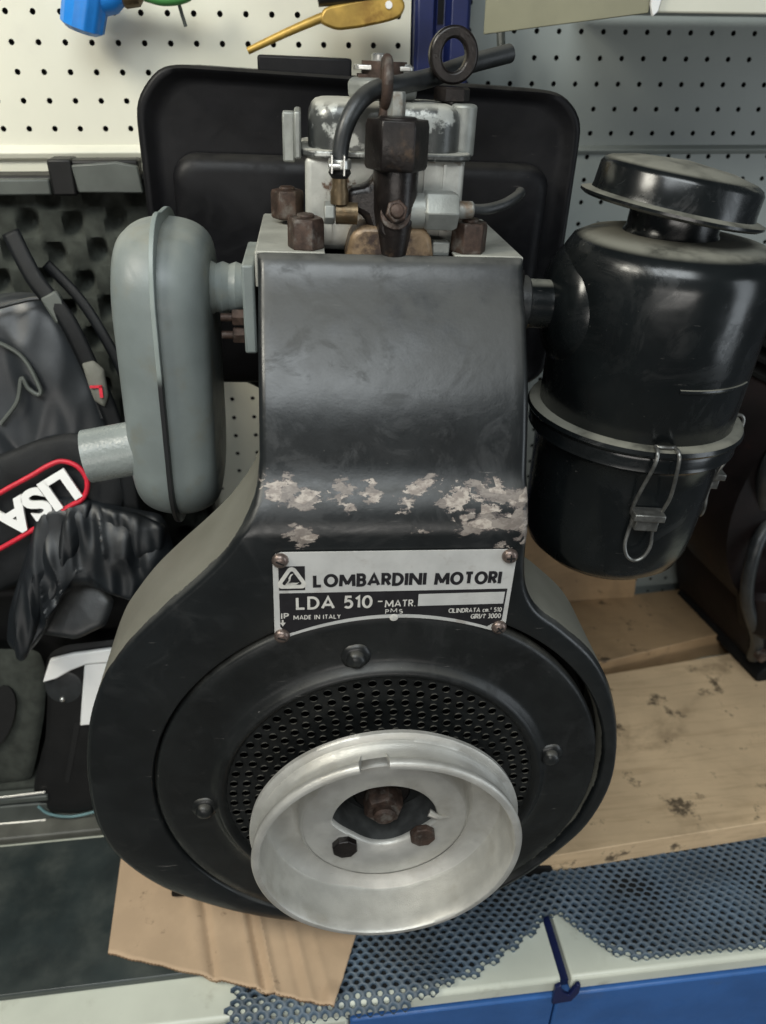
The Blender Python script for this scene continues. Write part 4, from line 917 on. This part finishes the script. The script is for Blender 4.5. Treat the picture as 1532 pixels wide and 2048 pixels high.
bm = B(); prism(bm, smoothpoly([(-.8, 35.0), (-.6, 36.6), (0, 37.2), (.9, 36.8), (1.2, 35.6), (.6, 34.6), (0, 34.4)], 40, it=3), 8.5, 9.2, XZ); obj('clamp_lug', bm, 'oily', inj, bevel=.2)
bm = B(); hexa(bm, (1.75, 9.4, 36.15), 1.12, 1.95, (1, 0, 0), phase=.0); un = obj('delivery_union', bm, 'alu2', E, bevel=.06, angle=30)
bm = B(); lathe(bm, [(.95, 0), (.95, 1.0)], (.8, 9.4, 36.1), (1, 0, 0), 24); lathe(bm, [(.48, 0), (.46, .9), (.36, 1.0)], (3.65, 9.4, 36.2), (1, 0, .03), 20); obj('union_sleeve', bm, 'alu2', un)
bm = B(); tube(bm, [(4.4, 9.4, 36.25), (5.4, 9.6, 36.25), (6.5, 10.1, 36.45), (7.4, 10.8, 36.8), (7.7, 11.2, 37.0)], .3, 14); obj('delivery_pipe', bm, 'rubber', E)
bm = B(); lathe(bm, [(.5, 0), (.5, .6), (.42, .8), (.42, 1.6)], (-2.9, 9.2, 36.4), (0, 0, 1), 20); lathe(bm, [(.6, 0), (.6, 1.2)], (-3.1, 9.3, 35.9), (1, 0, 0), 20); lf = obj('leak_off_union', bm, 'brass', E)
bm = B(); hexa(bm, (-3.75, 9.3, 35.9), .62, .6, (1, 0, 0)); obj('leak_off_nut', bm, 'alu2', lf, bevel=.04)
bm = B(); lathe(bm, [(.45, 0), (.62, .25), (.5, .55), (.4, .6)], (-2.9, 9.2, 37.7), (0, 0, 1), 24); obj('hose_end', bm, 'void', lf)
bm = B(); tube(bm, [(-2.9, 9.2, 38.1), (-2.85, 9.3, 39.2), (-2.55, 9.5, 40.3), (-1.9, 10.0, 41.3), (-.9, 11.0, 41.9), (.8, 12.4, 42.2), (2.6, 15.0, 42.5), (5.0, 17.0, 43.2), (7.9, 18.6, 43.9)], .52, 18, sub=8, rfun=lambda t: .43+.11*t)
hs = obj('breather_hose', bm, 'rubber', E)
bm = B(); lathe(bm, [(.58, 0), (.62, .05), (.62, .45), (.58, .5)], (-2.9, 9.2, 38.15), (0, 0, 1), 24); box(bm, -3.4, -3.3, 8.3, 8.9, 38.0, 38.9); box(bm, -2.75, -2.65, 8.3, 8.9, 37.9, 38.9)
lathe(bm, [(.18, 0), (.18, .6)], (-3.5, 8.5, 38.35), (1, 0, 0), 12); obj('hose_clamp', bm, 'steel', hs, bevel=.02)

# --- fuel tank
bm = B()
TP = smoothpoly([(-16.0, 24), (-16.1, 40.2), (-14.2, 42.45), (13.2, 41.85), (15.0, 40.2), (15.1, 21), (10, 18), (-6, 18.3), (-11, 20.9)], 200, it=5)
for i, (k, y) in enumerate(((.95, 24.25), (.985, 24.05), (1.0, 24.4), (1.0, 33.5), (.97, 34.4))):
    pass
rws = []
cx_, cz_ = -.5, 31
for k, y in ((.0001, 24.5), (.90, 24.5), (.945, 24.35), (.965, 24.0), (.985, 23.9), (1.0, 24.1), (1.0, 26), (.99, 33.5), (.95, 34.5), (.0001, 34.6)):
    rws.append([bm.verts.new((cx_+(x-cx_)*k, y, cz_+(z-cz_)*k)) for x, z in TP])
for A, Bn in zip(rws, rws[1:]):
    for k in range(len(TP)): bm.faces.new((A[k], A[(k+1) % len(TP)], Bn[(k+1) % len(TP)], Bn[k]))
tk = obj('fuel_tank', bm, 'tank', E, angle=60)
bm = B(); R2 = rrect(-13.9, 12.9, 20.5, 37.1, 1.6, 8); rws = []
for k, y in ((1.0, 24.6), (1.0, 23.3), (.985, 22.9), (.96, 22.65), (.92, 22.55), (.0001, 22.4)):
    rws.append([bm.verts.new((-.5+(x+.5)*(1-(1-k)*1.0), y, 28.8+(z-28.8)*(1-(1-k)*1.6) if k > .01 else 28.8)) for x, z in R2])
for A, Bn in zip(rws, rws[1:]):
    for k in range(len(R2)): bm.faces.new((A[k], A[(k+1) % len(R2)], Bn[(k+1) % len(R2)], Bn[k]))
obj('pressed_panel', bm, 'tank', tk, angle=60)
bm = B(); box(bm, -7.85, -1.5, 24.6, 31, 42.0, 43.2); obj('filler_platform', bm, 'tank', tk, bevel=.15)

# --- muffler
bm = B(); PF = rrect(0, 10.5, 0, 19.4, 4.3, 12)     # y,z outline local
MC = (-13.65, 8.7, 15.1)
rws = []
W2 = 2.8
for s in range(-16, 17):
    t = PI/2*s/16; x = W2*math.sin(t); ins = (1-math.cos(t)**.62)*2.35
    rws.append([bm.verts.new((x, 5.25+(y-5.25)*(5.25-ins)/5.25, 9.7+(z-9.7)*(9.7-ins)/9.7)) for y, z in PF])
for A, Bn in zip(rws, rws[1:]):
    for k in range(len(PF)): bm.faces.new((A[k], A[(k+1) % len(PF)], Bn[(k+1) % len(PF)], Bn[k]))
bm.faces.new(rws[0]); bm.faces.new(rws[-1])
mf = obj('muffler', bm, 'greypaint', E); mf.location = tuple(S*k for k in MC); mf.rotation_euler = (math.radians(0), math.radians(1.0), 0)
bm = B()
def ringp(d): return [(5.25+(y-5.25)*(5.25+d)/5.25, 9.7+(z-9.7)*(9.7+d)/9.7) for y, z in PF]
R0 = ringp(-.15); R1 = ringp(.5)
R1 = [(y, z+(.45*max(0, 1-((y-1.8)/2.6)**2) if z > 17 else 0)) for y, z in R1]
rws = []
for P2, x in ((R0, -.16), (R1, -.14), (R1, .14), (R0, .16)): rws.append([bm.verts.new((x, y, z)) for y, z in P2])
for A, Bn in zip(rws, rws[1:]):
    for k in range(len(PF)): bm.faces.new((A[k], A[(k+1) % len(PF)], Bn[(k+1) % len(PF)], Bn[k]))
obj('seam_flange', bm, 'seam', mf, bevel=.04)
bm = B(); lathe(bm, [(1.9, 0), (1.78, .6), (1.75, 4.1), (1.55, 4.12), (1.5, 1.0)], (-1.6, 2.6, 5.6), (-1, -.12, -.16), 40, caps=False); lathe(bm, [(1.5, 1.0), (.01, 1.0)], (-1.6, 2.6, 5.6), (-1, -.12, -.16), 40, caps=False)
obj('tail_pipe', bm, mat('rough_grey_pipe_paint', (.24, .265, .255), .28, var=.1, vs=.5, bump=1.0, bs=3), mf)
bm = B(); lathe(bm, [(1.5, 0), (1.65, .3), (1.45, .7), (1.6, 1.1), (1.45, 1.5), (1.6, 1.9), (1.45, 2.3), (1.45, 3.2)], (2.4, 4.5, 15.6), (1, 0, 0), 36); obj('inlet_pipe', bm, 'greypaint', mf)
for y, z in ((11.5, 29.3), (15.2, 30.0), (11.5, 28.2)):
    bm = B(); hexa(bm, (-8.5, y, z), .55, .8, (-1, 0, 0)); lathe(bm, [(.25, 0), (.25, .8)], (-9.2, y, z), (-1, 0, 0), 12); obj('flange_nut', bm, 'rust', E, bevel=.03)

# --- air filter
AF = bpy.data.objects  # alias
bm = B()
lathe(bm, [(6.2, -.4), (6.25, 0), (6.35, .15), (6.6, 9.5), (6.5, 10.3), (6.1, 11.0), (5.3, 11.4), (4.2, 11.55), (2.6, 11.7), (.5, 11.7)], (0, 0, 0), (0, 0, 1), 120)
af = obj('air_filter', bm, 'gloss', E, angle=45); af.location = (17.3*S, 11.0*S, 23.3*S); af.rotation_euler = (math.radians(0), math.radians(1.5), 0)
bm = B(); lathe(bm, [(6.3, .45), (6.8, .4), (7.05, .3), (7.15, .05), (7.05, -.12), (6.7, -.2)], (0, 0, 0), (0, 0, 1), 120); obj('upper_rim', bm, 'gloss', af)
bm = B(); lathe(bm, [(6.9, -.22), (6.95, -.4), (6.85, -.9), (6.9, -1.15), (6.5, -1.35), (6.3, -1.7), (6.2, -3), (6.0, -7.5), (5.85, -9.0), (5.5, -10.0), (4.6, -10.8), (3.0, -11.1), (.3, -11.2)], (0, 0, 0), (0, 0, 1), 120)
obj('oil_bowl', bm, 'gloss', af, angle=45)
bm = B(); lathe(bm, [(2.9, 11.6), (2.7, 11.9), (2.65, 13.3), (2.9, 13.8)], (0, 0, 0), (0, 0, 1), 60); o = obj('neck', bm, 'gloss', af); o.location = (-.004, 0, 0)
capm = B(); lathe(capm, [(2.5, -.35), (5.2, -.1), (5.45, .05), (5.45, .2), (5.2, .28), (4.85, .35), (4.8, .6), (4.75, 1.75), (4.6, 2.0), (4.2, 2.2), (2.8, 2.5), (.2, 2.7)], (0, 0, 0), (0, 0, 1), 120)
cpo = obj('rain_cap', capm, 'gloss', af, angle=40); cpo.location = (-.008, 0, .130); cpo.rotation_euler = (0, math.radians(7), 0)
# side stub
bm = B(); lathe(bm, [(1.5, -10.4), (1.5, -7.1), (2.0, -6.95), (3.0, -6.7), (3.7, -6.2), (4.05, -5.2), (4.15, -3.5)], (0, .6, 6.9), (1, 0, 0), 60); obj('side_inlet', bm, 'gloss', af, angle=45)
bm = B(); lathe(bm, [(1.65, -10.3), (1.7, -10.1), (1.7, -8.6), (1.62, -8.5)], (0, .6, 6.9), (1, 0, 0), 40); obj('intake_collar', bm, 'rubber', af)
# pressed line
bm = B(); tube(bm, [(6.44*math.cos(a), 6.44*math.sin(a), 4.0) for a in (math.radians(-95+k*7) for k in range(8))], .14, 8); obj('pressed_bead', bm, 'gloss', af)
# clips
def clip(a):
    n_ = Vector((math.cos(a), math.sin(a), 0)); t_ = Vector((-math.sin(a), math.cos(a), 0)); z_ = Vector((0, 0, 1))
    Q = lambda r, t, z: n_*(r-.35)+t_*t+z_*z
    bm = B()
    tube(bm, [Q(6.9, -.6, .5), Q(7.6, -.65, .4), Q(7.75, -.7, -.4), Q(7.35, -.95, -2.4), Q(7.0, -1.0, -3.6), Q(6.9, -.9, -4.3)], .12, 8)
    tube(bm, [Q(6.9, .6, .5), Q(7.6, .65, .4), Q(7.75, .75, -.4), Q(7.5, .95, -2.4), Q(7.1, .95, -3.6), Q(6.9, .85, -4.3)], .12, 8)
    tube(bm, [Q(6.9, -.6, .5), Q(7.1, -.3, .55), Q(7.1, .3, .55), Q(6.9, .6, .5)], .12, 8)
    tube(bm, [Q(6.9, -.75, -4.6), Q(6.8, -.8, -5.6), Q(6.9, -.85, -6.6), Q(7.0, -.55, -7.4), Q(7.05, 0, -7.7), Q(7.0, .55, -7.4), Q(6.9, .85, -6.6), Q(6.8, .75, -5.6), Q(6.9, .7, -4.6)], .12, 8)
    o = obj('wire_clip', bm, M['clip'], af)
    bm = B(); m = Matrix((t_, n_, z_)).transposed().to_4x4()
    box(bm, -1.0, 1.0, 6.2, 7.35, -4.4, -3.9, mtx=m); box(bm, -.75, .75, 6.0, 7.1, -5.2, -4.4, mtx=m)
    obj('clip_hinge', bm, M['clip'], af, bevel=.08)
M['clip'] = mat('dull_zinc_wire', (.16, .16, .15), .35, metal=.7, var=.3, vs=2)
clip(math.radians(-95)); clip(math.radians(-5))
for y, z in ((11, 29.5), (15, 30)):
    bm = B(); hexa(bm, (8.3, y, z), .6, .8, (1, 0, 0)); lathe(bm, [(.3, 0), (.3, .8)], (9.0, y, z), (1, 0, 0), 12); obj('intake_nut', bm, 'brass', E, bevel=.03)
